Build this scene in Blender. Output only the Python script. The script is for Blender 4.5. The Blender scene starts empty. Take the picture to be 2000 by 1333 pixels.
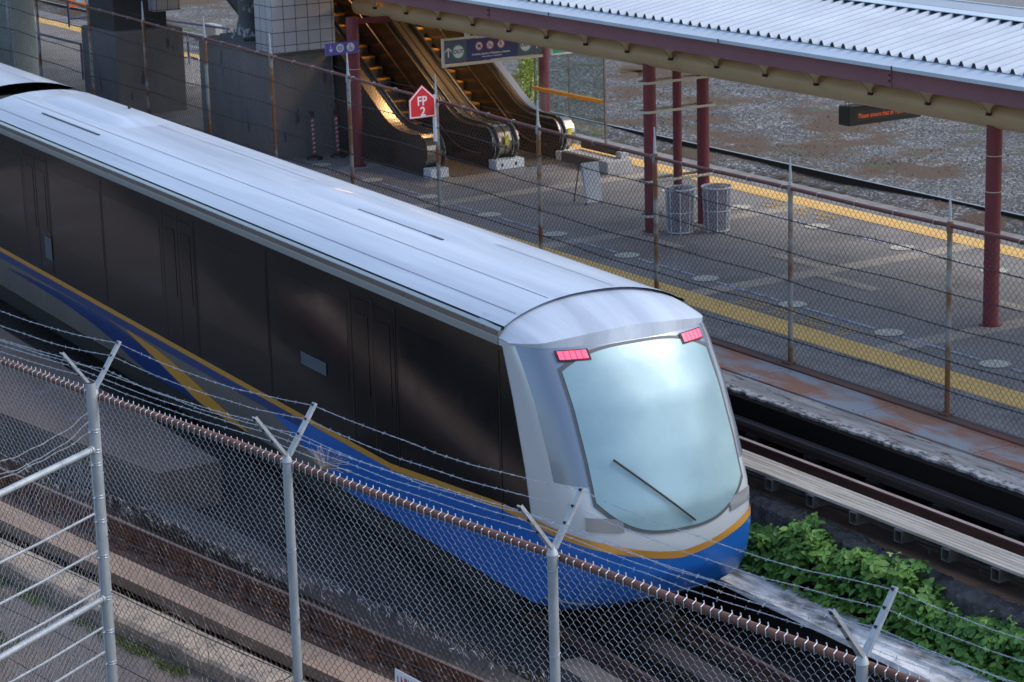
import bpy, math, random
from math import sin, cos, pi, radians, sqrt
from mathutils import Vector, Matrix
rnd = random.Random(7)

# ------------------------------------------------------------------ camera, sky, sun
sc = bpy.context.scene
cam = bpy.data.cameras.new('camera'); camo = bpy.data.objects.new('camera', cam)
sc.collection.objects.link(camo); sc.camera = camo
cam.sensor_width = 36.0; cam.lens = 36.0 * 4800 / 2000
cam.clip_start = 0.5; cam.clip_end = 5000
Rm = Matrix(((0.5235479312299652, -0.1949913664663418, 0.8293828613544003, 0),
             (0.8515660398620193, 0.1506912227640916, -0.5021229283109669, 0),
             (-0.027071081591639203, 0.9691596991133358, 0.24494210368168046, 9.5), (0, 0, 0, 1)))
camo.matrix_world = Rm
cam.dof.use_dof = True; cam.dof.focus_distance = 20.5; cam.dof.aperture_fstop = 8.0

w = bpy.data.worlds.new('World'); sc.world = w; w.use_nodes = True
wn = w.node_tree; bg = wn.nodes['Background']
sky = wn.nodes.new('ShaderNodeTexSky'); sky.sky_type = 'NISHITA'; sky.sun_disc = False
SUN_EL, SUN_AZ = 48.0, 58.0       # azimuth of the light's origin measured from +X towards +Y
sky.sun_elevation = radians(SUN_EL); sky.sun_rotation = radians(90 - SUN_AZ)
sky.altitude = 50; sky.air_density = 1.15; sky.dust_density = 2.4; sky.ozone_density = 1.3
wn.links.new(sky.outputs[0], bg.inputs[0]); bg.inputs[1].default_value = 0.13
sun = bpy.data.lights.new('sun', 'SUN'); suno = bpy.data.objects.new('sun', sun); sc.collection.objects.link(suno)
sun.energy = 0.6; sun.angle = radians(24); sun.color = (1.0, 0.93, 0.85)
sd = Vector((cos(radians(SUN_EL)) * cos(radians(SUN_AZ)), cos(radians(SUN_EL)) * sin(radians(SUN_AZ)), sin(radians(SUN_EL))))
suno.rotation_euler = sd.to_track_quat('Z', 'Y').to_euler(); suno.location = (0, 10, 40)
sc.view_settings.view_transform = 'Standard'; sc.view_settings.look = 'None'
sc.view_settings.exposure = 0.97; sc.view_settings.gamma = 1.0

# ------------------------------------------------------------------ materials
MATS = {}
def mat(name, col, rough=0.7, metal=0.0, col2=None, scale=3.0, bump=0.0, bscale=None, stretch=(1, 1, 1), lo=0.35, hi=0.65,
        col3=None, scale3=0.6, lo3=0.5, hi3=0.62, spec=0.5, vor=None, coat=0.0, alpha=None, speck=None, detail=8, emit=None):
    if name in MATS: return MATS[name]
    m = bpy.data.materials.new(name); MATS[name] = m; m.use_nodes = True
    nt = m.node_tree; N = nt.nodes; Lk = nt.links; b = N['Principled BSDF']
    b.inputs['Base Color'].default_value = (*col, 1); b.inputs['Roughness'].default_value = rough
    b.inputs['Metallic'].default_value = metal; b.inputs['Specular IOR Level'].default_value = spec
    if coat: b.inputs['Coat Weight'].default_value = coat; b.inputs['Coat Roughness'].default_value = 0.06
    if alpha is not None: b.inputs['Alpha'].default_value = alpha
    if emit: b.inputs['Emission Color'].default_value = (*emit[0], 1); b.inputs['Emission Strength'].default_value = emit[1]
    tc = N.new('ShaderNodeTexCoord'); mp = N.new('ShaderNodeMapping'); mp.inputs['Scale'].default_value = stretch
    Lk.new(tc.outputs['Object'], mp.inputs['Vector'])
    last = None
    def noise(sc_, det=detail):
        n = N.new('ShaderNodeTexNoise'); n.inputs['Scale'].default_value = sc_; n.inputs['Detail'].default_value = det
        n.inputs['Roughness'].default_value = 0.62; Lk.new(mp.outputs[0], n.inputs['Vector']); return n
    def ramp(fac, a, bb):
        r = N.new('ShaderNodeMapRange'); r.inputs[1].default_value = a; r.inputs[2].default_value = bb
        Lk.new(fac, r.inputs[0]); return r.outputs[0]
    def mix(f, c1, c2):
        x = N.new('ShaderNodeMix'); x.data_type = 'RGBA'; Lk.new(f, x.inputs[0])
        for inp, c in ((x.inputs[6], c1), (x.inputs[7], c2)):
            if isinstance(c, tuple): inp.default_value = (*c, 1)
            else: Lk.new(c, inp)
        return x.outputs[2]
    cur = col
    if col2:
        n = noise(scale); cur = mix(ramp(n.outputs['Fac'], lo, hi), cur, col2)
    if vor:
        v = N.new('ShaderNodeTexVoronoi'); v.inputs['Scale'].default_value = vor[0]; Lk.new(mp.outputs[0], v.inputs['Vector'])
        sepn = N.new('ShaderNodeSeparateColor'); Lk.new(v.outputs['Color'], sepn.inputs[0])
        cur = mix(ramp(sepn.outputs[0], 0.0, 1.0), cur, vor[1]) if len(vor) == 2 else cur
        if len(vor) > 2:
            x = N.new('ShaderNodeMix'); x.data_type = 'RGBA'; x.blend_type = 'MULTIPLY'; x.inputs[0].default_value = 1
            g = N.new('ShaderNodeMapRange'); g.inputs[3].default_value = vor[1]; g.inputs[4].default_value = vor[2]
            pw = N.new('ShaderNodeMath'); pw.operation = 'POWER'; pw.inputs[1].default_value = vor[3] if len(vor) > 3 else 1.0
            Lk.new(sepn.outputs[0], pw.inputs[0]); Lk.new(pw.outputs[0], g.inputs[0])
            if isinstance(cur, tuple): x.inputs[6].default_value = (*cur, 1)
            else: Lk.new(cur, x.inputs[6])
            Lk.new(g.outputs[0], x.inputs[7]); cur = x.outputs[2]
        vd = v
    if col3:
        n = noise(scale3); cur = mix(ramp(n.outputs['Fac'], lo3, hi3), cur, col3)
    if speck:
        n = noise(speck[0], 3); cur = mix(ramp(n.outputs['Fac'], speck[2], speck[2] + 0.04), cur, speck[1])
    if not isinstance(cur, tuple): Lk.new(cur, b.inputs['Base Color'])
    if bump:
        bp = N.new('ShaderNodeBump'); bp.inputs['Strength'].default_value = bump; bp.inputs['Distance'].default_value = 0.02
        if vor:
            Lk.new(vd.outputs['Distance'], bp.inputs['Height'])
        else:
            n = noise(bscale or scale * 4); Lk.new(n.outputs['Fac'], bp.inputs['Height'])
        Lk.new(bp.outputs[0], b.inputs['Normal'])
    if col2 and metal < 0.5:
        n = noise(scale * 2.3); r = N.new('ShaderNodeMapRange'); r.inputs[3].default_value = max(0.02, rough - 0.12); r.inputs[4].default_value = min(1, rough + 0.12)
        Lk.new(n.outputs['Fac'], r.inputs[0]); Lk.new(r.outputs[0], b.inputs['Roughness'])
    return m

M = dict(
 ballast=mat('dark ballast', (0.020, 0.018, 0.018), 0.95, col2=(0.045, 0.036, 0.032), scale=2.0, vor=(22, 0.4, 1.7, 2.0), bump=0.8),
 yard=mat('yard gravel', (0.085, 0.087, 0.088), 0.95, col2=(0.14, 0.141, 0.142), scale=0.6, vor=(20, 0.40, 3.0, 4.0), bump=0.5,
          col3=(0.080, 0.048, 0.026), scale3=0.34, lo3=0.49, hi3=0.57, speck=(0.9, (0.055, 0.075, 0.030), 0.62)),
 pland=mat('platform asphalt', (0.225, 0.215, 0.214), 0.9, col2=(0.27, 0.258, 0.256), scale=1.2, bump=0.25, bscale=60, speck=(14, (0.06, 0.05, 0.05), 0.70), col3=(0.19, 0.18, 0.178), scale3=0.5),
 concl=mat('platform edge concrete', (0.24, 0.24, 0.245), 0.9, col2=(0.15, 0.148, 0.15), scale=2.5, bump=0.2, bscale=50),
 strip=mat('beige concrete strip', (0.44, 0.395, 0.34), 0.9, col2=(0.34, 0.305, 0.265), scale=3, bump=0.2, bscale=50),
 yellow=mat('yellow paint', (0.80, 0.52, 0.17), 0.75, col2=(0.68, 0.43, 0.14), scale=4, speck=(9, (0.34, 0.22, 0.08), 0.68)),
 white=mat('worn white paint', (0.60, 0.60, 0.52), 0.8, col2=(0.46, 0.46, 0.42), scale=6, speck=(30, (0.3, 0.3, 0.28), 0.70)),
 dash=mat('pale blue line paint', (0.42, 0.48, 0.60), 0.8, col2=(0.16, 0.17, 0.22), scale=6, lo=0.45, hi=0.62),
 kerb=mat('stained kerb', (0.060, 0.055, 0.054), 0.9, col2=(0.16, 0.065, 0.05), scale=1.6, stretch=(0.35, 3, 1), bump=0.3, bscale=30),
 plate=mat('rusty steel plate', (0.23, 0.26, 0.30), 0.65, col2=(0.25, 0.12, 0.08), scale=1.3, stretch=(0.6, 1.6, 1), lo=0.42, hi=0.56, bump=0.15, bscale=25, speck=(40, (0.10, 0.06, 0.05), 0.66)),
 ledge=mat('weathered concrete ledge', (0.16, 0.16, 0.165), 0.9, col2=(0.34, 0.34, 0.34), scale=2.2, stretch=(0.4, 3.0, 1), bump=0.5, bscale=12, speck=(7, (0.06, 0.055, 0.05), 0.60)),
 flake=mat('flaking white edge', (0.46, 0.46, 0.46), 0.9, col2=(0.09, 0.085, 0.085), scale=9, stretch=(0.9, 1.6, 1), lo=0.42, hi=0.60, bump=0.5),
 beam=mat('stained white beam', (0.78, 0.78, 0.78), 0.9, col2=(0.13, 0.12, 0.115), scale=2.2, stretch=(0.6, 1.6, 1), lo=0.42, hi=0.66, bump=0.4, bscale=10, col3=(0.10, 0.085, 0.08), scale3=0.35, lo3=0.56, hi3=0.76),
 slab=mat('brown track slab', (0.155, 0.115, 0.095), 0.9, col2=(0.115, 0.085, 0.070), scale=1.4, bump=0.3, bscale=20, col3=(0.17, 0.16, 0.165), scale3=0.7, lo3=0.56, hi3=0.66),
 pinkc=mat('pinkish concrete', (0.42, 0.30, 0.225), 0.9, col2=(0.31, 0.22, 0.165), scale=1.6, stretch=(0.5, 3, 1), bump=0.3, bscale=20),
 ledgec=mat('pale concrete ledge', (0.38, 0.31, 0.24), 0.9, col2=(0.21, 0.18, 0.155), scale=2.5, bump=0.4, bscale=16, speck=(5, (0.10, 0.085, 0.07), 0.63)),
 asphalt=mat('grey asphalt', (0.095, 0.088, 0.092), 0.95, col2=(0.120, 0.11, 0.112), scale=2, bump=0.4, bscale=70, col3=(0.15, 0.12, 0.10), scale3=0.6, lo3=0.58, hi3=0.7),
 brownrail=mat('rust brown rail', (0.125, 0.050, 0.036), 0.8, col2=(0.07, 0.030, 0.024), scale=3, stretch=(0.5, 1, 3), bump=0.3),
 shiny=mat('polished rail head', (0.80, 0.62, 0.54), 0.50, 0.7, col2=(0.62, 0.46, 0.40), scale=2),
 blackrail=mat('dark conductor rail', (0.05, 0.045, 0.05), 0.55, 0.3, col2=(0.065, 0.055, 0.055), scale=2),
 greyrail=mat('far rail head', (0.36, 0.38, 0.40), 0.3, 0.8),
 wood=mat('old sleeper wood', (0.030, 0.024, 0.024), 0.95, col2=(0.055, 0.044, 0.042), scale=3, stretch=(1, 0.3, 1)),
 alu=mat('weathered walkway planks', (0.47, 0.445, 0.40), 0.7, 0.0, col2=(0.24, 0.215, 0.185), scale=2.6, stretch=(0.35, 9, 1), lo=0.4, hi=0.68, bump=0.15),
 tube=mat('galvanised tube', (0.24, 0.24, 0.25), 0.5, 0.6, col2=(0.12, 0.10, 0.09), scale=5),
 rough=mat('crumbled concrete kerb', (0.125, 0.12, 0.12), 0.95, col2=(0.05, 0.045, 0.045), scale=5, bump=1.0, bscale=14, speck=(22, (0.20, 0.19, 0.18), 0.62)),
 galv=mat('galvanised post', (0.44, 0.48, 0.52), 0.45, 0.30, col2=(0.32, 0.36, 0.40), scale=8, stretch=(1, 1, 0.4)),
 galvw=mat('galvanised wire', (0.34, 0.39, 0.46), 0.42, 0.45),
 rustw=mat('rusty old wire', (0.095, 0.062, 0.048), 0.6, 0.4, col2=(0.26, 0.22, 0.19), scale=9, lo=0.5, hi=0.6),
 farw=mat('far dark wire', (0.045, 0.04, 0.04), 0.7, 0.2),
 cable=mat('dark tension wire', (0.035, 0.036, 0.042), 0.6, 0.3, col2=(0.12, 0.045, 0.03), scale=0.8, lo=0.6, hi=0.7),
 rustpipe=mat('rust red pipe', (0.20, 0.085, 0.060), 0.65, 0.0, col2=(0.11, 0.052, 0.042), scale=7, bump=0.2),
 rustpipef=mat('dark rust rail', (0.135, 0.045, 0.036), 0.6, 0.0, col2=(0.085, 0.034, 0.030), scale=4),
 postf=mat('rust streaked post', (0.27, 0.29, 0.29), 0.55, 0.2, col2=(0.19, 0.085, 0.04), scale=1.5, stretch=(1, 1, 1.0), lo=0.45, hi=0.55),
 red=mat('maroon column paint', (0.21, 0.034, 0.050), 0.5, col2=(0.175, 0.028, 0.042), scale=2),
 maroon=mat('maroon fascia paint', (0.24, 0.098, 0.122), 0.6, col2=(0.205, 0.083, 0.105), scale=0.8),
 beige=mat('beige beam paint', (0.56, 0.41, 0.25), 0.45, col2=(0.49, 0.35, 0.21), scale=1.2),
 roof=mat('metal roofing', (0.39, 0.465, 0.56), 0.5, 0.15, col2=(0.33, 0.40, 0.49), scale=0.9, speck=(3, (0.52, 0.57, 0.64), 0.72)),
 gutter=mat('pale gutter', (0.54, 0.63, 0.72), 0.5, col2=(0.48, 0.56, 0.65), scale=1.0),
 cap=mat('grey ridge flashing', (0.40, 0.46, 0.52), 0.5, col2=(0.36, 0.41, 0.47), scale=1.0),
 black=mat('black trim', (0.012, 0.012, 0.013), 0.6),
 dark=mat('dark underframe', (0.010, 0.010, 0.011), 0.8),
 pier=mat('dark pier concrete', (0.20, 0.192, 0.195), 0.9, col2=(0.14, 0.134, 0.137), scale=0.9, stretch=(1, 1, 0.35), bump=0.2, bscale=12, speck=(2.3, (0.06, 0.055, 0.055), 0.66)),
 pierl=mat('light column concrete', (0.36, 0.42, 0.42), 0.85, col2=(0.30, 0.36, 0.36), scale=2),
 tile=None,
 brnsteel=mat('brown stainless panel', (0.15, 0.12, 0.095), 0.27, 0.75, col2=(0.12, 0.09, 0.07), scale=1.0, stretch=(1, 1, 4)),
 steel=mat('bright stainless', (0.52, 0.48, 0.43), 0.20, 1.0),
 deck=mat('brushed deck steel', (0.38, 0.33, 0.28), 0.30, 0.95),
 rubber=mat('black handrail rubber', (0.012, 0.011, 0.011), 0.3, spec=0.6),
 step=mat('ribbed step metal', (0.15, 0.135, 0.12), 0.5, 0.4, col2=(0.09, 0.08, 0.07), scale=6),
 stepy=mat('yellow step edge', (0.70, 0.32, 0.03), 0.6),
 whiteplate=mat('white floor guard', (0.75, 0.77, 0.80), 0.4),
 blue=mat('dark blue pipe paint', (0.035, 0.05, 0.17), 0.5),
 orange=mat('orange board', (0.75, 0.20, 0.06), 0.6), cyan=mat('cyan sticker', (0.15, 0.55, 0.75), 0.6),
 navy=mat('navy sign face', (0.030, 0.034, 0.15), 0.5), slate=mat('slate sign face', (0.085, 0.10, 0.16), 0.5),
 signframe=mat('cream sign frame', (0.62, 0.57, 0.46), 0.5), purple=mat('violet sign face', (0.13, 0.11, 0.42), 0.5),
 signwhite=mat('sign white', (0.75, 0.75, 0.78), 0.6), signgreen=mat('sign green', (0.05, 0.33, 0.20), 0.6), signred=mat('sign red', (0.60, 0.025, 0.035), 0.45),
 exitg=mat('exit sign green', (0.02, 0.42, 0.24), 0.5),
 ledbox=mat('black display case', (0.018, 0.018, 0.019), 0.45), ledface=mat('display glass', (0.045, 0.05, 0.045), 0.3),
 led=mat('orange display dots', (0.30, 0.06, 0.02), 0.5, emit=((1.0, 0.14, 0.05), 0.22)),
 glass=None,
 bag=mat('translucent bin liner', (0.30, 0.27, 0.32), 0.35, alpha=0.72, col2=(0.22, 0.20, 0.25), scale=9, bump=0.8, bscale=12),
 wire=mat('white bin wire', (0.62, 0.65, 0.70), 0.5), coping=mat('bench concrete', (0.42, 0.43, 0.45), 0.8, col2=(0.34, 0.34, 0.36), scale=5),
 bwood=mat('brown bench timber', (0.12, 0.075, 0.05), 0.7, col2=(0.08, 0.05, 0.035), scale=4, stretch=(0.4, 4, 4)),
 leaf=mat('bramble leaf', (0.046, 0.150, 0.026), 0.55, col2=(0.13, 0.27, 0.045), scale=2.2, spec=0.4),
 leafy=mat('young yellow leaf', (0.16, 0.30, 0.045), 0.55),
 leafs=mat('sunlit-toned shrub', (0.34, 0.46, 0.05), 0.6, col2=(0.42, 0.48, 0.10), scale=4), stem=mat('stem', (0.10, 0.06, 0.035), 0.8),  # leafs: base colour raised to carry sunlit brightness
 grass=mat('grass blade', (0.045, 0.10, 0.022), 0.7, col2=(0.09, 0.14, 0.035), scale=3), dry=mat('dry straw', (0.36, 0.30, 0.19), 0.8),
 twig=mat('grey dead twig', (0.22, 0.19, 0.17), 0.9),
)
def tile_mat():
    m = bpy.data.materials.new('white wall tile'); m.use_nodes = True; N = m.node_tree.nodes; b = N['Principled BSDF']
    tc = N.new('ShaderNodeTexCoord'); br = N.new('ShaderNodeTexBrick'); cm = N.new('ShaderNodeCombineXYZ'); sp = N.new('ShaderNodeSeparateXYZ'); ad = N.new('ShaderNodeMath')
    m.node_tree.links.new(tc.outputs['Object'], sp.inputs[0]); m.node_tree.links.new(sp.outputs[0], ad.inputs[0]); m.node_tree.links.new(sp.outputs[1], ad.inputs[1])
    m.node_tree.links.new(ad.outputs[0], cm.inputs[0]); m.node_tree.links.new(sp.outputs[2], cm.inputs[1])
    m.node_tree.links.new(cm.outputs[0], br.inputs['Vector'])
    br.offset = 0.0; br.inputs['Scale'].default_value = 1.0; br.inputs['Brick Width'].default_value = 0.30; br.inputs['Row Height'].default_value = 0.29
    br.inputs['Mortar Size'].default_value = 0.008; br.inputs['Color1'].default_value = (0.44, 0.44, 0.47, 1); br.inputs['Color2'].default_value = (0.37, 0.37, 0.40, 1)
    br.inputs['Mortar'].default_value = (0.02, 0.02, 0.02, 1)
    m.node_tree.links.new(br.outputs[0], b.inputs['Base Color']); b.inputs['Roughness'].default_value = 0.25
    return m
M['tile'] = tile_mat()
def glass_mat():
    m = bpy.data.materials.new('greenish glass'); m.use_nodes = True; nt = m.node_tree; N = nt.nodes
    for n in list(N):
        if n.type != 'OUTPUT_MATERIAL': N.remove(n)
    out = [n for n in N if n.type == 'OUTPUT_MATERIAL'][0]
    t = N.new('ShaderNodeBsdfTransparent'); t.inputs[0].default_value = (0.86, 0.92, 0.91, 1)
    g = N.new('ShaderNodeBsdfGlossy'); g.inputs['Roughness'].default_value = 0.02; g.inputs[0].default_value = (0.8, 0.9, 0.95, 1)
    f = N.new('ShaderNodeValue'); f.outputs[0].default_value = 0.13
    mx = N.new('ShaderNodeMixShader'); nt.links.new(f.outputs[0], mx.inputs[0]); nt.links.new(t.outputs[0], mx.inputs[1]); nt.links.new(g.outputs[0], mx.inputs[2]); nt.links.new(mx.outputs[0], out.inputs[0])
    return m
M['glass'] = glass_mat()

# ------------------------------------------------------------------ object helpers
COL = sc.collection
def tag(o, label=None, cat=None, group=None, kind=None):
    if label: o['label'] = label
    if cat: o['category'] = cat
    if group: o['group'] = group
    if kind: o['kind'] = kind
    return o
def empty(name, loc=(0, 0, 0), label=None, cat=None, group=None, rz=0.0):
    o = bpy.data.objects.new(name, None); COL.objects.link(o); o.location = loc; o.rotation_euler = (0, 0, rz); o.empty_display_size = 0.2
    return tag(o, label, cat, group)
def copy_tree(o, parent=None):
    c = o.copy(); COL.objects.link(c)
    if parent: c.parent = parent
    for ch in list(o.children): copy_tree(ch, c)
    return c
class MB:
    def __init__(s): s.v = []; s.f = []
    def add(s, vs, fs):
        b = len(s.v); s.v += [tuple(x) for x in vs]; s.f += [tuple(i + b for i in f) for f in fs]; return s
    def box(s, x0, x1, y0, y1, z0, z1):
        return s.add([(x0, y0, z0), (x1, y0, z0), (x1, y1, z0), (x0, y1, z0), (x0, y0, z1), (x1, y0, z1), (x1, y1, z1), (x0, y1, z1)],
                     [(0, 3, 2, 1), (4, 5, 6, 7), (0, 1, 5, 4), (1, 2, 6, 5), (2, 3, 7, 6), (3, 0, 4, 7)])
    def bbox(s, x0, x1, y0, y1, z0, z1, b=0.01):      # box with chamfered vertical and top edges
        P = lambda i, z: [(x0 + i, y0, z), (x1 - i, y0, z), (x1, y0 + i, z), (x1, y1 - i, z), (x1 - i, y1, z), (x0 + i, y1, z), (x0, y1 - i, z), (x0, y0 + i, z)]
        v = P(b, z0) + P(b, z1 - b)
        v += [(x0 + 2 * b, y0 + b, z1), (x1 - 2 * b, y0 + b, z1), (x1 - b, y0 + 2 * b, z1), (x1 - b, y1 - 2 * b, z1), (x1 - 2 * b, y1 - b, z1), (x0 + 2 * b, y1 - b, z1), (x0 + b, y1 - 2 * b, z1), (x0 + b, y0 + 2 * b, z1)]
        f = [tuple(range(7, -1, -1)), tuple(range(16, 24))]
        for r in (0, 8):
            for i in range(8): f.append((r + i, r + (i + 1) % 8, r + 8 + (i + 1) % 8, r + 8 + i))
        return s.add(v, f)
    def quad(s, a, b, c, d): return s.add([a, b, c, d], [(0, 1, 2, 3)])
    def poly(s, pts): return s.add(pts, [tuple(range(len(pts)))])
    def prism(s, pts, z0, z1):     # pts (x,y) ccw
        n = len(pts); v = [(p[0], p[1], z0) for p in pts] + [(p[0], p[1], z1) for p in pts]
        return s.add(v, [tuple(range(n - 1, -1, -1)), tuple(range(n, 2 * n))] + [(i, (i + 1) % n, n + (i + 1) % n, n + i) for i in range(n)])
    def extr(s, pts, a, b, fn):    # pts 2D profile, extruded between a and b; fn(p,t)->xyz
        n = len(pts); v = [fn(p, a) for p in pts] + [fn(p, b) for p in pts]
        return s.add(v, [tuple(range(n - 1, -1, -1)), tuple(range(n, 2 * n))] + [(i, (i + 1) % n, n + (i + 1) % n, n + i) for i in range(n)])
    def tube(s, path, r, n=8, caps=True, r2=None):
        path = [Vector(p) for p in path]; rings = []; m = len(path)
        up = None
        for i, p in enumerate(path):
            t = (path[min(i + 1, m - 1)] - path[max(i - 1, 0)])
            if t.length < 1e-9: t = Vector((0, 0, 1))
            t.normalize()
            if up is None: up = Vector((0, 0, 1)) if abs(t.z) < 0.9 else Vector((1, 0, 0))
            a = t.cross(up)
            if a.length < 1e-4: a = t.cross(Vector((1, 0, 0)))
            a.normalize(); b = t.cross(a).normalized()
            rr = r if r2 is None else r + (r2 - r) * i / max(1, m - 1)
            rings.append([p + a * (rr * cos(2 * pi * k / n)) + b * (rr * sin(2 * pi * k / n)) for k in range(n)])
        v = [q for ring in rings for q in ring]; f = []
        for i in range(m - 1):
            for k in range(n): f.append((i * n + k, i * n + (k + 1) % n, (i + 1) * n + (k + 1) % n, (i + 1) * n + k))
        if caps: f += [tuple(range(n - 1, -1, -1)), tuple((m - 1) * n + k for k in range(n))]
        return s.add(v, f)
    def cyl(s, x, y, z0, z1, r, n=16, r2=None): return s.tube([(x, y, z0), (x, y, z1)], r, n, True, r2)
    def disc(s, c, ax, ay, r, n=24, r2=None):
        c = Vector(c); ax = Vector(ax); ay = Vector(ay)
        o = [c + ax * r * cos(2 * pi * k / n) + ay * r * sin(2 * pi * k / n) for k in range(n)]
        if r2 is None: return s.poly(o)
        i = [c + ax * r2 * cos(2 * pi * k / n) + ay * r2 * sin(2 * pi * k / n) for k in range(n)]
        return s.add(o + i, [(k, (k + 1) % n, n + (k + 1) % n, n + k) for k in range(n)])
    def build(s, name, m, parent=None, smooth=False, local=False, label=None):
        me = bpy.data.meshes.new(name)
        if parent is not None and not local:
            L = Vector(parent.location); pp_ = parent.parent
            while pp_: L = L + pp_.location; pp_ = pp_.parent
            vs = [(x - L.x, y - L.y, z - L.z) for x, y, z in s.v]
        else: vs = s.v
        me.from_pydata([tuple(v) for v in vs], [], s.f); me.materials.append(m)
        if smooth:
            me.polygons.foreach_set('use_smooth', [True] * len(me.polygons))
            try: me.set_sharp_from_angle(angle=radians(40))
            except Exception: pass
        me.update(); o = bpy.data.objects.new(name, me); COL.objects.link(o)
        if parent is not None: o.parent = parent
        if label: o['label'] = label
        return o
def struct(name, mb, m, parent=None, kind='structure', smooth=False):
    o = mb.build(name, m, parent, smooth)
    if parent is None: o['kind'] = kind
    return o
def text_mb(body, size, fn, bold=0.0, spacing=1.0):
    cu = bpy.data.curves.new('t', 'FONT'); cu.body = body; cu.size = size; cu.align_x = 'CENTER'; cu.align_y = 'CENTER'; cu.offset = bold; cu.space_character = spacing; cu.resolution_u = 3
    o = bpy.data.objects.new('t', cu); COL.objects.link(o)
    me = o.to_mesh(); mb = MB(); mb.v = [tuple(fn(v.co.x, v.co.y)) for v in me.vertices]; mb.f = [tuple(p.vertices) for p in me.polygons]
    o.to_mesh_clear(); bpy.data.objects.remove(o); bpy.data.curves.remove(cu)
    return mb

# ================================================================== GROUND AND TRACK BEDS
g = MB(); g.quad((-2500, -1500, -2.32), (1500, -1500, -2.32), (1500, 3000, -2.32), (-2500, 3000, -2.32)); struct('ground', g, M['ballast'])
g = MB(); g.box(-160, 60, 31.2, 33.6, -2.3, -1.06); struct('track_ballast', g, mat('far track ballast', (0.030, 0.028, 0.030), 0.95, col2=(0.05, 0.04, 0.04), scale=1.5, vor=(20, 0.4, 2.2, 2.5), bump=0.9))
st = MB()
for i in range(3200):
    x = rnd.uniform(-37, -22); yb = 10.99 + (x + 46) * .1406; y = yb + rnd.uniform(.25, 3.2); r = rnd.uniform(.02, .055); z = -2.32; a = rnd.uniform(0, 3)
    p = [(x + r * cos(a + k * 1.57) * rnd.uniform(.7, 1.2), y + r * sin(a + k * 1.57) * rnd.uniform(.7, 1.2), z) for k in range(4)]
    st.add(p + [(x + r * .2, y, z + r * rnd.uniform(.6, 1.1))], [(0, 1, 4), (1, 2, 4), (2, 3, 4), (3, 0, 4)])
o = st.build('track_stones', mat('brown track stone', (0.070, 0.055, 0.048), 0.95, col2=(0.03, 0.026, 0.025), scale=2.3)); o['kind'] = 'stuff'; o['label'] = 'brown ballast stones beside the nearest rail'; o['category'] = 'ballast'
# gently uneven yard sheet with real stones scattered on it
g = MB(); nx, ny = 150, 90
def yz(x, y): return -1.0 + 0.05 * sin(x * 0.31 + y * 0.17) + 0.04 * sin(x * 0.9 - y * 0.7) - (0.10 if y < 35 else 0)
xs = [-260 + i * 300 / nx for i in range(nx + 1)]; ys = [33.6 + (j / ny) ** 2 * 260 for j in range(ny + 1)]
g.v = [(x, y, yz(x, y) - (0.0 if j else 0.6)) for j, y in enumerate(ys) for x in xs]
g.f = [(j * (nx + 1) + i, j * (nx + 1) + i + 1, (j + 1) * (nx + 1) + i + 1, (j + 1) * (nx + 1) + i) for j in range(ny) for i in range(nx)]
struct('gravel_yard', g, M['yard'], smooth=True)
# road far beyond the yard (top right)
g = MB(); g.box(-110, -30, 58, 90, -1.3, -0.75)
struct('far_road', g, mat('far grey road', (0.16, 0.16, 0.165), 0.9, col2=(0.20, 0.20, 0.20), scale=0.4, stretch=(0.3, 2, 1)))
st = MB()
for i in range(9000):
    x = rnd.uniform(-62, -24); y = rnd.uniform(36.0, 50) if i % 4 else rnd.uniform(34.0, 38)
    r = rnd.uniform(0.015, 0.042); z = yz(x, y) + r * 0.3; a = rnd.uniform(0, 3)
    p = [(x + r * cos(a + k * 1.57) * rnd.uniform(.7, 1.2), y + r * sin(a + k * 1.57) * rnd.uniform(.7, 1.2), z - r * .4) for k in range(4)]
    st.add(p + [(x, y, z + r * rnd.uniform(.5, 1))], [(0, 1, 4), (1, 2, 4), (2, 3, 4), (3, 0, 4)])
o = st.build('loose_stones', mat('pale stone', (0.17, 0.175, 0.185), 0.9, col2=(0.07, 0.07, 0.07), scale=1.3)); o['kind'] = 'stuff'; o['label'] = 'loose pale stones scattered over the gravel yard'; o['category'] = 'gravel'

# trench walls and floor strips below the train
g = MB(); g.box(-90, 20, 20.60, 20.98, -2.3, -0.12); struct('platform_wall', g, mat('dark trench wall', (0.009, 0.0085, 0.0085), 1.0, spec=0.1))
g = MB(); g.box(-90, 20, 19.45, 20.60, -2.3, -1.05); struct('platform_track_bed', g, mat('rusty track bed', (0.050, 0.034, 0.026), 0.95, col2=(0.085, 0.055, 0.038), scale=2.5, bump=0.6, bscale=14))

# ================================================================== PLATFORM
plat = MB(); plat.box(-110, 30, 22.14, 31.15, -2.3, 0.0)
plat = struct('platform', plat, M['pland'])
def pl(name, x0, x1, y0, y1, m, z=0.004): g = MB(); g.quad((x0, y0, z), (x1, y0, z), (x1, y1, z), (x0, y1, z)); return g.build(name, m, plat)
pl('edge_band', -110, 30, 22.16, 23.08, M['concl']); pl('edge_band', -110, 30, 30.32, 31.14, M['concl'])
pl('yellow_line', -110, 30, 23.08, 23.68, M['yellow'], 0.008); pl('yellow_line', -110, 30, 29.78, 30.31, M['yellow'], 0.008)
for k in range(-6, 5):
    x = -28.2 - 4.86 * k; pl('concrete_strip', x - .22, x + .22, 23.69, 29.77, M['strip'])
for (x, y) in ((-33.9, 26.6), (-32.1, 26.2), (-37.0, 25.6), (-28.9, 27.2)): pl('concrete_patch', x - .75, x + .75, y - .14, y + .14, M['strip'], 0.008)
cxs = [-48.4, -46.0, -43.56, -41.14, -38.71, -36.28, -33.85, -31.40, -28.96, -26.53, -24.1]
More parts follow.
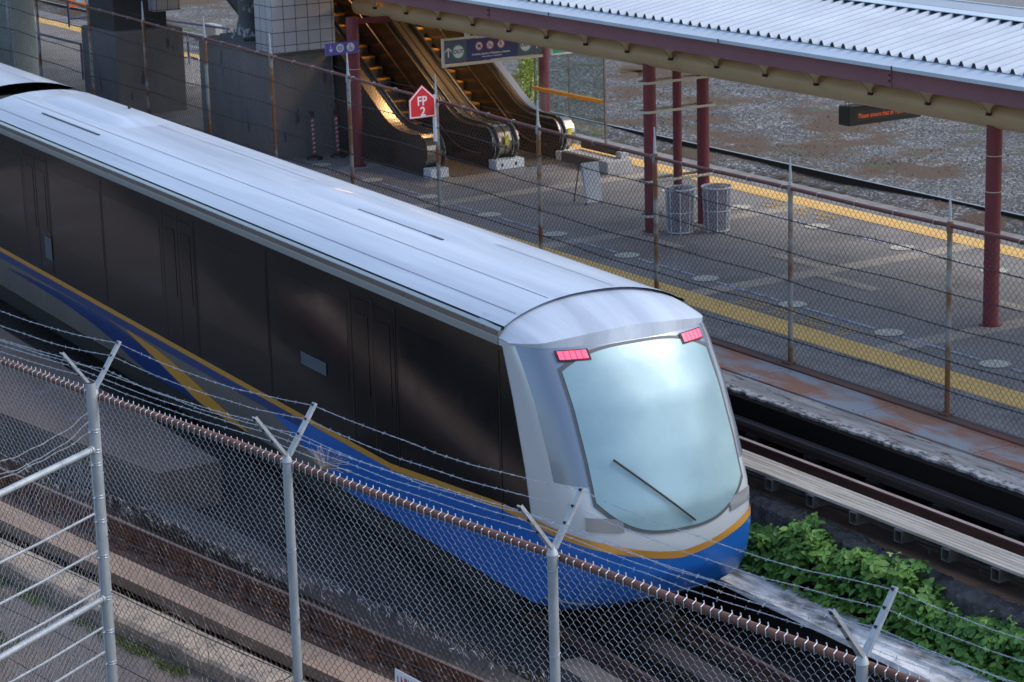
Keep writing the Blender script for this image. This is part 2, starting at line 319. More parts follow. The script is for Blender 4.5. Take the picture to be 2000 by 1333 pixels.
for x in cxs:
    g = MB(); g.disc((x, 24.46, 0.012), (1, 0, 0), (0, 1, 0), 0.235, 28); g.build('circle_marking', M['white'], plat)
    g = MB(); g.quad((x + .32, 24.42, .008), (x + 2.1, 24.42, .008), (x + 2.1, 24.50, .008), (x + .32, 24.50, .008)); g.build('dashed_line', M['dash'], plat)
for x in (-40.9, -38.6, -36.16, -33.68, -31.25, -28.8, -26.3):
    g = MB(); g.disc((x, 28.74, 0.012), (1, 0, 0), (0, 1, 0), 0.235, 28); g.build('circle_marking', M['white'], plat)
    g = MB(); g.quad((x + .32, 28.70, .008), (x + 2.0, 28.70, .008), (x + 2.0, 28.78, .008), (x + .32, 28.78, .008)); g.build('dashed_line', M['dash'], plat)
# worn, unreadable yellow stencilled lettering near the yellow line
def stencil(x0, x1, y, h):
    g = MB(); x = x0
    while x < x1:
        wlen = rnd.uniform(.4, .7); xe = min(x + wlen, x1)
        while x < xe:
            k = rnd.randint(0, 3); a = 0.075
            g.quad((x, y, .012), (x + .030, y, .012), (x + .030, y + h, .012), (x, y + h, .012))
            if k != 0: g.quad((x + .02, y + h - .03, .012), (x + a, y + h - .03, .012), (x + a, y + h, .012), (x + .02, y + h, .012))
            if k > 1: g.quad((x + .02, y + .45 * h, .012), (x + a, y + .45 * h, .012), (x + a, y + .62 * h, .012), (x + .02, y + .62 * h, .012))
            if k != 1: g.quad((x + .02, y, .012), (x + a, y, .012), (x + a, y + .03, .012), (x + .02, y + .03, .012))
            x += 0.11
        x += 0.22
    g.build('floor_lettering', M['yellow'], plat)
for (a, b) in ((-32.2, -31.0), (-31.2, -29.9), (-30.0, -28.9)):
    pass
stencil(-32.3, -29.0, 24.02, .17); stencil(-32.1, -29.3, 23.78, .15); stencil(-38.7, -36.3, 29.45, .16); stencil(-38.5, -36.6, 29.2, .15); stencil(-29.6, -27.5, 29.3, .15); stencil(-29.4, -27.9, 29.05, .15)
g = MB(); g.bbox(-110, 30, 21.96, 22.139, -2.3, -0.012, .01); struct('kerb', g, M['kerb'])
g = MB(); g.box(-110, 30, 20.985, 21.955, -2.3, -0.075); struct('plate_bed', g, mat('plate bed', (0.05, 0.045, 0.045), .9))
x = -96.0
while x < 6:
    g = MB(); L_ = 2.42; g.bbox(x + .012, x + L_ - .012, 21.20, 21.94, -0.07, -0.03, .006)
    for bx in (x + .12, x + L_ - .12):
        for by in (21.28, 21.86): g.cyl(bx, by, -0.031, -0.020, 0.02, 6)
    o = g.build('cover_plate', M['plate']); tag(o, kind='structure'); x += L_
# weathered ledge with ragged front lip
g = MB(); n = 900; x0 = -90.0; dx = 100.0 / n
rag = [20.70 + rnd.uniform(-.012, .03) + .02 * sin(i * .7) * rnd.random() for i in range(n + 1)]
for i in range(n):
    a, b = x0 + i * dx, x0 + (i + 1) * dx
    g.quad((a, rag[i] + .10, -.060), (b, rag[i + 1] + .10, -.060), (b, 21.195, -.055), (a, 21.195, -.055))
struct('ledge', g, M['ledge'])
g = MB()
for i in range(n):
    a, b = x0 + i * dx, x0 + (i + 1) * dx
    g.quad((a, rag[i], -.085), (b, rag[i + 1], -.085), (b, rag[i + 1] + .10, -.060), (a, rag[i] + .10, -.060))
    g.quad((a, rag[i] + .01, -.30), (b, rag[i + 1] + .01, -.30), (b, rag[i + 1], -.085), (a, rag[i], -.085))
struct('ledge_lip', g, M['flake'])

# ================================================================== TRACKS
def lin(x, p0, p1): return p0[1] + (x - p0[0]) * (p1[1] - p0[1]) / (p1[0] - p0[0])
def strip_box(name, p0, p1, wdt, z0, z1, m, kind=True, parent=None):
    a = Vector((p0[0], p0[1], 0)); b = Vector((p1[0], p1[1], 0)); d = (b - a).normalized(); nn = Vector((-d.y, d.x, 0)) * wdt / 2
    g = MB(); g.prism([(a - nn)[:2], (b - nn)[:2], (b + nn)[:2], (a + nn)[:2]], z0, z1)
    if parent is not None: return g.build(name, m, parent)
    return struct(name, g, m)
def rail(name, p0, p1, ztop, h, mweb, mhead, label, headw=.07):
    a = Vector((p0[0], p0[1], 0)); b = Vector((p1[0], p1[1], 0)); d = (b - a).normalized(); nn = Vector((-d.y, d.x, 0))
    r = empty(name, (a.x, a.y, ztop - h), label, 'rail')
    hw = headw / 2; f = .075
    prof = [(-f, 0), (f, 0), (f, .012), (.012, .03), (.010, h - .045), (hw, h - .035), (hw, h - .006), (-hw, h - .006), (-hw, h - .035), (-.010, h - .045), (-.012, .03), (-f, .012)]
    g = MB(); g.extr(prof, 0, (b - a).length, lambda p, t: a + d * t + nn * p[0] + Vector((0, 0, ztop - h + p[1]))); g.build('rail_web', mweb, r)
    g = MB(); g.extr([(-hw * .85, h - .005), (hw * .85, h - .005), (hw * .7, h), (-hw * .7, h)], 0, (b - a).length, lambda p, t: a + d * t + nn * p[0] + Vector((0, 0, ztop - h + p[1]))); g.build('rail_head', mhead, r)
    return r
# platform-side track
rail('track_rail', (-80, 20.17), (10, 20.17), -0.50, .30, M['brownrail'], M['shiny'], 'rust brown rail with polished top beside the timber walkway', .075)
r = empty('conductor_rail', (-80, 20.52, -.5), 'dark conductor rail on brackets below the pale ledge', 'rail')
g = MB(); g.bbox(-80, 10, 20.45, 20.58, -.46, -.38, .01); g.bbox(-80, 10, 20.49, 20.53, -.56, -.46, .004); g.build('rail_beam', M['blackrail'], r)
x = -34.0
while x < -14:
    g = MB(); g.box(x, x + .12, 20.47, 20.6, -1.05, -.56); g.box(x - .06, x + .18, 20.40, 20.6, -.60, -.54); g.build('bracket', M['black'], r); x += 1.35
# cable and rail clips at the foot of the brown rail
r = empty('trackside_cable', (-80, 19.98, -.9), 'black cable clipped along the foot of the brown rail', 'cable')
g = MB(); g.tube([(-60 + i * .5, 20.00 + .012 * sin(i * 1.3), -.83 + .02 * sin(i * .9)) for i in range(140)], .022, 6); g.tube([(-60 + i * .5, 19.93 + .012 * sin(i * 1.1), -.88 + .015 * sin(i * 1.7)) for i in range(140)], .018, 6); g.build('cable_run', M['black'], r)
x = -33.2
while x < -14:
    g = MB(); g.box(x - .10, x + .10, 19.97, 20.09, -.86, -.80); g.box(x - .03, x + .03, 19.92, 20.1, -.84, -.77); g.cyl(x - .06, 19.99, -.80, -.74, .02, 6); g.cyl(x + .07, 19.97, -.80, -.75, .02, 6); g.build('clip', M['blackrail'], r)
    if int(x * 10) % 2 == 0:
        g = MB(); g.box(x + .5, x + .53, 20.03, 20.06, -1.05, -.60); g.build('stake', M['tube'], r)
    x += .98
# timber walkway on tube outriggers
r = empty('walkway', (-60, 19.5, -.7), 'long weathered plank walkway on square tube outriggers above the brambles', 'walkway')
x = -62.0; yy = [19.29, 19.365, 19.44, 19.515, 19.59, 19.665]
while x < -8:
    for y in yy:
        g = MB(); g.bbox(x + .006, x + 3.2 - .006, y + .003, y + .072, -.485 + rnd.uniform(-.003, .003), -.445, .004)
        if x > -31: g.build('plank', M['alu'], r)
    x += 3.2
g = MB(); g.box(-62, -30.2, 19.29, 19.74, -.485, -.447); g.build('plank_run', M['alu'], r)
x = -30.6
while x < -13:
    g = MB(); s_ = .075
    g.box(x - s_, x + s_, 19.26, 19.72, -.490 - .012, -.490); g.box(x - s_, x + s_, 19.26, 19.72, -.65, -.638); g.box(x - s_, x - s_ + .012, 19.26, 19.72, -.638, -.502); g.box(x + s_ - .012, x + s_, 19.26, 19.72, -.638, -.502)
    g.build('outrigger', M['tube'], r); x += .89
# rough kerb under the walkway (crumbled)
g = MB(); n = 420; x0 = -34; dx = 24.0 / n; rows = [(19.16, -2.3), (19.15, -1.15), (19.17, -.93), (19.26, -.86), (19.36, -.84), (19.45, -.88)]
for i in range(n + 1):
    for (y, z) in rows:
        k = 0 if z < -2 else 1
        g.v.append((x0 + i * dx, y + k * rnd.uniform(-.03, .03), z + k * (rnd.uniform(-.035, .03) + .05 * sin(i * .05))))
for i in range(n):
    for j in range(len(rows) - 1):
        a = i * len(rows) + j; g.f.append((a, a + len(rows), a + len(rows) + 1, a + 1))
struct('rough_kerb', g, M['rough'])
g = MB(); g.box(-34, -10, 18.6, 19.17, -2.3, -1.72); struct('planting_strip', g, mat('dark soil', (0.03, 0.025, 0.02), 1.0, col2=(0.05, 0.04, 0.03), scale=6, bump=.8))
# white beam towards lower right
def beam_poly(z): return
g = MB(); n = 60
up_ = lambda x: 18.72 - (x + 24) * .018; lo_ = lambda x: 18.17 - (x + 24) * .02
for i in range(n + 1):
    x = -31.5 + i * 22.0 / n; e = rnd.uniform(-.006, .006)
    g.v += [(x, lo_(x) + .10, -1.70), (x, lo_(x) + e, -1.66), (x, lo_(x) + .03, -1.60), (x, lo_(x) + .22, -1.58), (x, lo_(x) + .25, -1.545), (x, up_(x) - .02, -1.545), (x, up_(x) + e, -1.57), (x, up_(x), -2.3)]
for i in range(n):
    for j in range(7):
        a = i * 8 + j; g.f.append((a, a + 8, a + 9, a + 1))
g.f.append(tuple(range(8)))
struct('guideway_beam', g, M['beam'])
g = MB(); g.box(-31.5, -9.5, 18.45, 18.6, -2.3, -1.71); struct('beam_shade_wall', g, M['dark'])  # set-back wall coloured near-black as the shadow beneath the beam

# train track (under the train), direction -2.7 degrees
TH = radians(-2.7); TD = Vector((cos(TH), sin(TH), 0)); TN = Vector((-TD.y, TD.x, 0)); C0 = TN * 15.689
def tp(s, w, z): v = C0 + TD * s + TN * w; return (v.x, v.y, z)
for w_, lb in ((-.72, 'near brown running rail partly hidden under the train'), (.72, 'far brown running rail in the dark trench beside the white beam')):
    rail('track_rail', tp(-60, w_, 0)[:2], tp(-8, w_, 0)[:2], -2.02, .17, M['brownrail'], mat('dull rail head', (0.15, 0.11, 0.10), .4, .6), lb)
rr = empty('reaction_rail', tp(-60, 0, -2.2), 'wide dark reaction rail between the running rails of the train track', 'rail')
a, b = tp(-60, 0, 0), tp(-8, 0, 0)
strip_box('plate', a, b, .36, -2.12, -2.05, M['blackrail'], parent=rr)
# dark sloping concrete shoulder right of the slab, seen through the mesh
def ground_poly(name, pts, z0, z1, m): g = MB(); g.prism(pts, z0, z1); return struct(name, g, m)
ground_poly('track_slab', [(-62, 10.6), (-38.9, 13.26), (-33.85, 14.05), (-33.88, 15.12), (-44.7, 15.45), (-62, 16.0)], -2.3, -1.60, M['slab'])
ground_poly('lower_slab', [(-33.80, 14.30), (-20.0, 15.1), (-20.0, 14.55), (-33.8, 13.70)], -2.3, -2.06, mat('lower slab', (0.075, 0.068, 0.066), .9, col2=(0.05, 0.045, 0.045), scale=1.6, bump=.3))
ground_poly('service_slab', [(-24.5, 15.35), (-12, 14.6), (-12, 15.25), (-24.5, 15.72)], -2.3, -1.98, mat('service slab', (0.115, 0.105, 0.10), .9, col2=(0.08, 0.07, 0.066), scale=1.4, bump=.3))
# near track, direction +8.6 degrees
near0 = (-46.0, 10.99); near1 = (-12.0, 15.77)
def npt(x, off): y = lin(x, near0, near1); return (x - off * .148, y + off * .989)
rail('track_rail', npt(-46, 0), npt(-12, 0), -1.78, .30, M['brownrail'], mat('pinkish rail head', (0.24, 0.165, 0.145), .4, .4), 'near rust brown rail seen through the chain-link mesh at lower left', .07)
x = -45.0
r = empty('rail_fixings', (-46, 10.5, -2.1), 'row of rusty clamps along the foot of the nearest rail', 'clamps')
g = MB(); a = npt(-46, -.18); b = npt(-12, -.18)
strip_box('sole_plate', a, b, .34, -2.26, -2.10, mat('rusty sole plate', (0.060, 0.030, 0.024), .9, col2=(0.035, 0.02, 0.018), scale=3), parent=r)
while x < -14:
    p = npt(x, -.14); g = MB(); g.box(p[0] - .10, p[0] + .10, p[1] - .07, p[1] + .07, -2.10, -2.03); g.cyl(p[0], p[1] - .02, -2.03, -1.97, .03, 6)
    g.box(p[0] - .03, p[0] + .03, p[1] + .03, p[1] + .10, -2.05, -1.90); g.build('clamp', M['brownrail'], r); x += .75
a = npt(-46, -.60); b = npt(-12, -.60); strip_box('track_strip', a, b, .46, -2.3, -2.10, M['pinkc'])
a = npt(-46, -1.65); b = npt(-12, -1.65); strip_box('trench_bottom', a, b, 1.6, -2.315, -2.25, mat('trench shade black', (0.004, 0.0035, 0.0035), 1.0, spec=0.0))  # darkness of the gap is put into this floor colour
g = MB(); n = 200
def ledq(x): return lin(x, (-28.45, 10.62), (-24.29, 11.26))
for i in range(n + 1):
    x = -46 + i * 34.0 / n; y = ledq(x); e = rnd.uniform(-.015, .015)
    g.v += [(x, y + .40 + e, -2.3), (x, y + .40 + e, -1.24), (x, y + .36, -1.20), (x, y - .08 + e, -1.20), (x, y - .13 + e * 2, -1.24), (x, y - .15, -1.6)]
for i in range(n):
    for j in range(5):
        a = i * 6 + j; g.f.append((a + 1, a + 7, a + 6, a))
struct('concrete_ledge', g, M['ledgec'])
g = MB(); g.prism([(-60, 2.0), (-12, 7.0), (-12, ledq(-12) - .10), (-60, ledq(-60) - .10)], -2.3, -1.42); struct('asphalt_lane', g, M['asphalt'])
# retaining wall carrying the near fence
AF = radians(9.1); FD = Vector((cos(AF), sin(AF), 0)); FN = Vector((-FD.y, FD.x, 0)); P0 = Vector((-19.57, 7.61, 0))
def fp(t, off=0.0, z=0.0): v = P0 + FD * t + FN * off; return Vector((v.x, v.y, z))
g = MB(); g.prism([fp(-14, -.2)[:2], fp(16, -.2)[:2], fp(16, .16)[:2], fp(-14, .16)[:2]], -2.3, 0.42); struct('retaining_wall', g, M['ledgec'])
# far track beyond the platform
rail('track_rail', (-110, 32.15), (20, 32.15), -0.90, .16, mat('dark rail web', (0.03, 0.022, 0.02), .8), M['greyrail'], 'far track rail nearest the platform edge, hidden behind its yellow line') if False else None
rail('track_rail', (-110, 35.55), (20, 35.55), -0.90, .24, mat('dark rail web', (0.03, 0.022, 0.02), .8), M['greyrail'], 'long steel rail with shiny top in front of the gravel yard')
rail('track_rail', (-110, 34.05), (20, 34.05), -0.98, .20, mat('dark rail web', (0.03, 0.022, 0.02), .8), mat('dull far head', (0.06, 0.055, 0.055), .5, .4), 'dull dark rail lying just beyond the platform edge')
g = MB(); g.box(-110, 20, 33.0, 35.9, -1.5, -1.13); struct('sleeper_bed', g, mat('sleeper bed', (0.032, 0.028, 0.029), .95, col2=(0.06, 0.055, 0.055), scale=1.5, vor=(18, 0.4, 2.4, 2.5), bump=.9))
sl = empty('sleepers', (-60, 34.5, -1.1), 'row of dark timber sleepers under the rail by the gravel yard', 'sleepers')
x = -60.0
while x < -26:
    g = MB(); j = rnd.uniform(-.03, .03); g.bbox(x + j, x + .24 + j, 33.2, 36.1 + j, -1.2, -1.085 + j * .3, .012); g.build('sleeper', M['wood'], sl); x += .58

# ================================================================== NEAR FENCE
def chain(mb, O, D, Nn, t0, t1, ztop, zbot, wd, hd, r, n=3, bow=.10, wob=0.004, topfn=None, botfn=None, outz=.004):
    """zigzag pickets woven as diamonds; z functions of t"""
    k0 = int(t0 / (wd / 2)); k1 = int(t1 / (wd / 2)); seg = hd / 2
    for k in range(k0, k1):
        ta = k * wd / 2; zt = topfn(ta) if topfn else ztop; zb = botfn(ta) if botfn else zbot
        m0 = int(round(zt / seg)); m1 = int(zb / seg); pts = []
        wv = wob * sin(k * 1.7)
        for m in range(m0, m1 - 1, -1):
            side = (m + k) % 2; t = ta + side * wd / 2; off = (outz if side else -outz)
            p = O + D * (t + wv * sin(m * .45)) + Nn * (off + wob * sin(m * .31 + k * .2)) + Vector((0, 0, m * seg)); pts.append(p)
            if bow and m > m1:
                side2 = 1 - side; tm = ta + wd / 4; sgn = 1 if side2 else -1
                pts.append(O + D * (tm + wv * sin(m * .45) + bow * wd * .5 * sgn) + Nn * (wob * sin(m * .31 + k * .2)) + Vector((0, 0, (m - .5) * seg + bow * seg * .6)))
        if len(pts) > 1: mb.tube(pts, r, n, False)
def barbed(mb, pts, r=.0017, step=.125, tw=.003, barb=.016):
    # two twisted strands with four-point barbs
    P = [Vector(p) for p in pts]; L = [0]
    for a, b in zip(P, P[1:]): L.append(L[-1] + (b - a).length)
    def at(s):
        for i in range(len(P) - 1):
            if s <= L[i + 1] or i == len(P) - 2:
                f = (s - L[i]) / max(1e-6, L[i + 1] - L[i]); return P[i].lerp(P[i + 1], f)
    n = int(L[-1] / .05); 
    for ph in (0, pi):
        mb.tube([at(L[-1] * i / n) + Vector((0, cos(i * 1.6 + ph) * tw, sin(i * 1.6 + ph) * tw)) for i in range(n + 1)], r, 3, False)
    s = step * rnd.random()
    while s < L[-1]:
        c = at(s)
        for q in range(2):
            a = rnd.uniform(0, 2 * pi); v = Vector((rnd.uniform(-.5, .5), cos(a), sin(a))).normalized() * barb
            mb.tube([c - v, c + v], r * .8, 3, False)
        s += step * rnd.uniform(.92, 1.08)
RZ = 3.94
posts_t = [-5.95, -3.0, 0.02, 2.9, 6.03, 8.85, 11.9]
nf = empty('chain_link_fence', fp(0, 0, 0.42), 'near galvanised chain-link fence with rusty top rail and barbed wire arms', 'fence')
ARM = [(.33, .40)]
for i, t in enumerate(posts_t):
    c = fp(t, -.05, 0); g = MB(); g.tube([(c.x, c.y, .40), (c.x, c.y, RZ - .02)], .037, 14)
    # dome cap
    g.tube([(c.x, c.y, RZ - .02), (c.x, c.y, RZ + .02), (c.x, c.y, RZ + .045)], .044, 14, True, .02)
    post = g.build('post', M['galv'], nf, True)
    for z in (RZ - .12, RZ - .75, RZ - 1.25, RZ - 1.9):
        g = MB(); g.tube([c + Vector((.041 * cos(a), .041 * sin(a), z + .012 * sin(a * 2))) for a in [q * pi / 6 for q in range(13)]], .0035, 4)
        g.build('wire_tie', M['galvw'], post)
    for sgn in (1, -1):
        top = c + FN * (.29 * sgn) + Vector((0, 0, RZ + .40)); bot = c + FN * (.015 * sgn) + Vector((0, 0, RZ + .03)); ax = (top - bot).normalized()
        side = FD * .022; th = ax.cross(FD).normalized() * .006
        g = MB(); v = []
        for P_, k in ((bot, 1.15), (top, .85)):
            v += [P_ - side * k - th, P_ + side * k - th, P_ + side * k + th, P_ - side * k + th]
        g.add(v, [(0, 3, 2, 1), (4, 5, 6, 7), (0, 1, 5, 4), (1, 2, 6, 5), (2, 3, 7, 6), (3, 0, 4, 7)])
        fl = th * 3.2
        v = []
        for P_, k in ((bot, 1.15), (top, .85)):
            v += [P_ + side * k - th, P_ + side * (k + .12) - th, P_ + side * (k + .12) + fl, P_ + side * k + fl]
        g.add(v, [(0, 3, 2, 1), (4, 5, 6, 7), (0, 1, 5, 4), (1, 2, 6, 5), (2, 3, 7, 6), (3, 0, 4, 7)])
        arm = g.build('barb_arm', M['galv'], nf)
        for fr in (.40, .68, .95):
            g = MB(); q = bot.lerp(top, fr); g.box(q.x - .011, q.x + .011, q.y - .011, q.y + .011, q.z - .013, q.z + .013)
            g.build('slot', M['black'], arm)
g = MB(); g.tube([fp(-7 + i * .5, .012, RZ - .055 + .006 * sin(i * .8)) for i in range(40)], .029, 12); g.build('top_rail', M['rustpipe'], nf, True)
# galvanised mesh with ragged lower edge
rag_b = {}
def ragb(t):
    k = int(t / .04); 
    if k not in rag_b: rag_b[k] = RZ - 1.02 + rnd.uniform(-.05, .07) + .03 * sin(t * 2.1)
    return rag_b[k]
g = MB(); chain(g, fp(0, .02), FD, FN, -7, 12.4, RZ + .0, 0, .082, .078, .0017, 3, .16, .005, botfn=ragb, topfn=lambda t: RZ - .075)
# hooked wire ends over the rail and lashing loops
t = -7.0
while t < 12.4:
    k_ = rnd.uniform(-.006, .006); g.tube([fp(t - .014, .030, RZ - .105), fp(t, .046, RZ - .070), fp(t + .008 + k_, .015, RZ - .024), fp(t + .016 + k_, -.022, RZ - .035), fp(t + .024, -.026, RZ - .085)], .0042, 4)
    g.tube([fp(t + .006 + k_, .02, RZ - .026), fp(t - .010 + k_, .03, RZ - .014 + rnd.uniform(0, .010))], .0042, 4); t += .082
# loose curled wire ends along the torn hem
t = -7.0
while t < 12.4:
    z = ragb(t) + .01; c = fp(t, .02, z); q = [c]
    for k in range(rnd.randint(2, 4)): q.append(q[-1] + FD * rnd.uniform(-.014, .022) + FN * rnd.uniform(-.02, .02) + Vector((0, 0, rnd.uniform(-.035, .004))))
    g.tube(q, .0016, 3); t += .041
g.build('mesh', M['galvw'], nf)
# older rusty mesh below and behind
g = MB(); chain(g, fp(0, -.012), FD, FN, -7, 12.4, RZ - .93, .46, .074, .080, .0027, 3, .12, .006, topfn=lambda t: RZ - .95 + .03 * sin(t * 3)); g.build('old_mesh', M['rustw'], nf)
for z in (2.77, 2.62, 2.09, 1.71, 1.42, .9):
    g = MB(); g.tube([fp(-7 + i * .5, -.03, z + (0.0 if z != 2.77 else 0.0) + .012 * sin(i * .9 + z * 7)) for i in range(40)], .0048, 5)
    if z != 2.77: g.build('tension_wire', M['cable'], nf)
for sgn in (1, -1):
    for fr in (.40, .68, .95):
        g = MB(); pts = []
        for a, b in zip(posts_t, posts_t[1:]):
            for k in range(8):
                f = k / 8; t = a + (b - a) * f; off = (.015 + (.29 - .015) * fr) * sgn; zz = RZ + .03 + .37 * fr - .07 * 4 * f * (1 - f) * (1.0 if sgn > 0 else .5) * rnd.uniform(.8, 1.1)
                if sgn < 0: zz -= .02 * fr
                pts.append(fp(t, off - .05, zz + rnd.uniform(-.004, .004)))
        barbed(g, pts); g.build('barbed_wire', M['galvw'], nf)
# dead climbing twigs caught in the fence
g = MB()
for (t0, z0, n_) in ((1.9, 1.9, 15), (1.55, 1.7, 12), (1.3, 1.6, 13), (2.2, 1.8, 12), (2.5, 2.0, 9), (1.1, 1.5, 12)):
    q = [fp(t0, .04, z0 - .4)]; dv = Vector((rnd.uniform(-.5, .5), 0, 1))
    for k in range(n_):
        dv = (dv + Vector((rnd.uniform(-.45, .45), 0, rnd.uniform(-.35, .25)))).normalized(); q.append(q[-1] + (FD * dv.x + Vector((0, 0, dv.z))) * .10 + FN * rnd.uniform(-.01, .01))
        if k % 3 == 1:
            b = [q[-1]]; s_ = rnd.choice((-1, 1))
            for m_ in range(5): b.append(b[-1] + FD * (.06 * s_) + Vector((0, 0, rnd.uniform(-.02, .06))))
            g.tube(b, .0035, 4, True, .0015)
    g.tube(q, .0065, 5, True, .003)
o = g.build('dead_vine', M['twig']); tag(o, 'leafless grey vine stems tangled in the near fence below the torn mesh', 'vine')
# red and white notice at the bottom of the frame
nt_ = empty('warning_notice', fp(4.4, .06, 2.3), 'small white notice with red print wired to the near fence at the bottom edge', 'sign')
def nf_pt(t, z, off=.065): return fp(t, off, z)
for off in (0,):
    g = MB(); v = [fp(4.19, .035, 2.56), fp(4.64, .035, 2.53), fp(4.62, .035, 2.08), fp(4.17, .035, 2.11)]; v2 = [p + FN * -.004 * 1 for p in v]
    v = [p - FN * .085 for p in v]; v2 = [p - FN * .004 for p in v]; g.add(v + v2, [(0, 1, 2, 3), (7, 6, 5, 4), (0, 4, 5, 1), (1, 5, 6, 2), (2, 6, 7, 3), (3, 7, 4, 0)]); g.build('panel', M['signwhite'], nt_)
    g = MB()
    def nb(t0, t1, z0, z1): g.add([fp(t0, -.057, z0), fp(t1, -.057, z0 - .02), fp(t1, -.057, z1 - .02), fp(t0, -.057, z1)], [(0, 1, 2, 3)])
    for q in range(9):
        t0 = 4.22 + q * .043; nb(t0, t0 + .012, 2.44, 2.52); nb(t0 + .012, t0 + .032, 2.44 + (q % 3) * .03, 2.46 + (q % 3) * .03)
    nb(4.22, 4.33, 2.22, 2.40); nb(4.37, 4.60, 2.34, 2.37); nb(4.37, 4.56, 2.28, 2.31)
    g.build('red_print', M['signred'], nt_)

# ================================================================== CROSS FENCE AT LEFT
GD = Vector((0.55281437, -0.83330443, 0)); GN = Vector((-GD.y, GD.x, 0)); G0 = Vector((-19.57, 7.614, 0)) + GD * .10
def gp(t, z, off=0.0): v = G0 + GD * t + GN * off; return Vector((v.x, v.y, z))
gf = empty('cross_fence', gp(0, .42), 'bright galvanised cross fence section joining the thick terminal post at left', 'fence')
g = MB(); c = gp(.0, 0); g.tube([(c.x, c.y, .4), (c.x, c.y, 4.03)], .045, 18); tpost = g.build('terminal_post', M['galv'], gf, True)
g = MB(); g.tube([(c.x, c.y, 4.028), (c.x, c.y, 4.034)], .040, 18); g.build('post_mouth', M['dark'], tpost)
for z in (3.60, 3.42, 3.30, 3.0, 2.78, 2.45, 2.06, 1.75, 1.45):
    g = MB()
    for dz in (-.012, 0.012): g.tube([c + Vector((.048 * cos(a), .048 * sin(a), z + dz)) for a in [q * pi / 8 for q in range(17)]], .005, 5)
    g.tube([c + GD * .045 + Vector((0, 0, z)), c + GD * .085 + Vector((0, 0, z))], .009, 6)
    g.build('band', M['galvw'], tpost)
for z, r_ in ((3.435, .030), (2.06, .030)):
    g = MB(); g.tube([gp(.05, z), gp(3.6, z)], r_, 12)
    for tt in (.10, .52, 1.2, 1.8, 2.5): g.tube([gp(tt - .006, z), gp(tt + .006, z)], r_ + .003, 12)
    g.tube([gp(.045, z), gp(.075, z)], r_ + .007, 12); g.build('rail', M['galv'], gf, True)
for z in (2.86, 2.515, 2.15, 1.80, 1.57):
    g = MB(); g.tube([gp(.08, z), gp(.9, z - .008), gp(1.8, z + .004), gp(3.6, z)], .0115, 7); g.build('tension_rod', M['galv'], gf, True)
for z, s_ in ((3.78, .09), (3.70, .12), (3.60, .05)):
    g = MB(); barbed(g, [gp(.05 + i * .12, z - s_ * min(1, i / 4) * (1 + .1 * sin(i)) + .01 * sin(i * 1.9)) for i in range(28)], .0028, .13, .004, .014); g.build('barbed_wire', M['galvw'], gf)
g = MB(); g.tube([gp(.075, 3.4, 0), gp(.075, .5, 0)], .006, 6); g.build('stretcher_bar', M['galvw'], gf)
g = MB(); chain(g, Vector((G0.x, G0.y, 0)), GD, GN, .08, 3.6, 3.42, .46, .078, .078, .0018, 3, .14, .006, topfn=lambda t: 3.42); g.build('mesh', M['galvw'], gf)
g = MB(); p = gp(3.6, 0); g.tube([(p.x, p.y, .4), (p.x, p.y, 3.9)], .037, 14); g.build('post', M['galv'], gf, True)

# ================================================================== FAR FENCE (platform edge)
FY = 22.13
ff = empty('chain_link_fence', (-40, FY, 0), 'rusty chain-link fence with pointed posts along the platform edge', 'fence')
fposts = [-24.95, -28.47, -31.98, -35.49, -39.0, -42.45, -45.86, -49.1, -52.43, -55.75, -59.2, -62.6, -21.45, -17.95]
def fz(x): return 2.66 if x > -34 else 2.66 + (-34 - x) * .0205
for x in fposts:
    zt = fz(x); g = MB(); g.tube([(x, FY, -.02), (x, FY, zt - .04)], .038, 12)
    g.tube([(x, FY, zt - .1), (x, FY, zt + .02), (x, FY, zt + .06)], .05, 12, True, .042); post = g.build('post', M['postf'], ff, True)
    g = MB(); g.tube([(x, FY, zt + .05), (x - .01, FY, zt + .48)], .028, 10, True, .010); g.build('post_tip', M['galv'], post, True)
    g = MB(); g.bbox(x - .10, x + .10, FY - .09, FY + .05, -.012, .012, .004); g.build('base_plate', M['kerb'], post)
g = MB(); g.tube([(-64 + i * 1.0, FY + .0, fz(-64 + i) + .008 * sin(i * 1.3)) for i in range(49)], .030, 10); g.build('top_rail', M['rustpipef'], ff, True)
g = MB(); x = -63.5
while x < -16: g.tube([(x + .036 * cos(a) * .3, FY + .036 * cos(a), fz(x) + .036 * sin(a)) for a in [q * pi / 4 for q in range(9)]], .006, 4); x += .85
g.build('wire_tie', M['galvw'], ff)
g = MB(); chain(g, Vector((0, FY + .03, 0)), Vector((1, 0, 0)), Vector((0, 1, 0)), -64, -16.5, 2.6, 0.0, .108, .118, .0034, 3, .10, .006, topfn=lambda t: fz(t) - .03, botfn=lambda t: .02); g.build('mesh', M['farw'], ff)
for z in (.36, .80, 1.26, 1.72, 2.2):
    g = MB(); barbed(g, [(-64 + i * .5, FY - .045, z * fz(-64 + i * .5) / 2.66 + .018 * sin(i * .43 + z * 3) + .012 * sin(i * 1.1)) for i in range(95)], .0062, .16, .005, .022); g.build('barbed_wire', M['cable'], ff)
for z in (.15, .40):
    g = MB(); barbed(g, [(-64 + i * .5, FY - .01, fz(-64 + i * .5) + z - .03 * abs(sin(i * .45))) for i in range(95)], .0018, .16, .003, .014)
    if z < .2: g.build('barbed_wire', M['cable'], ff)

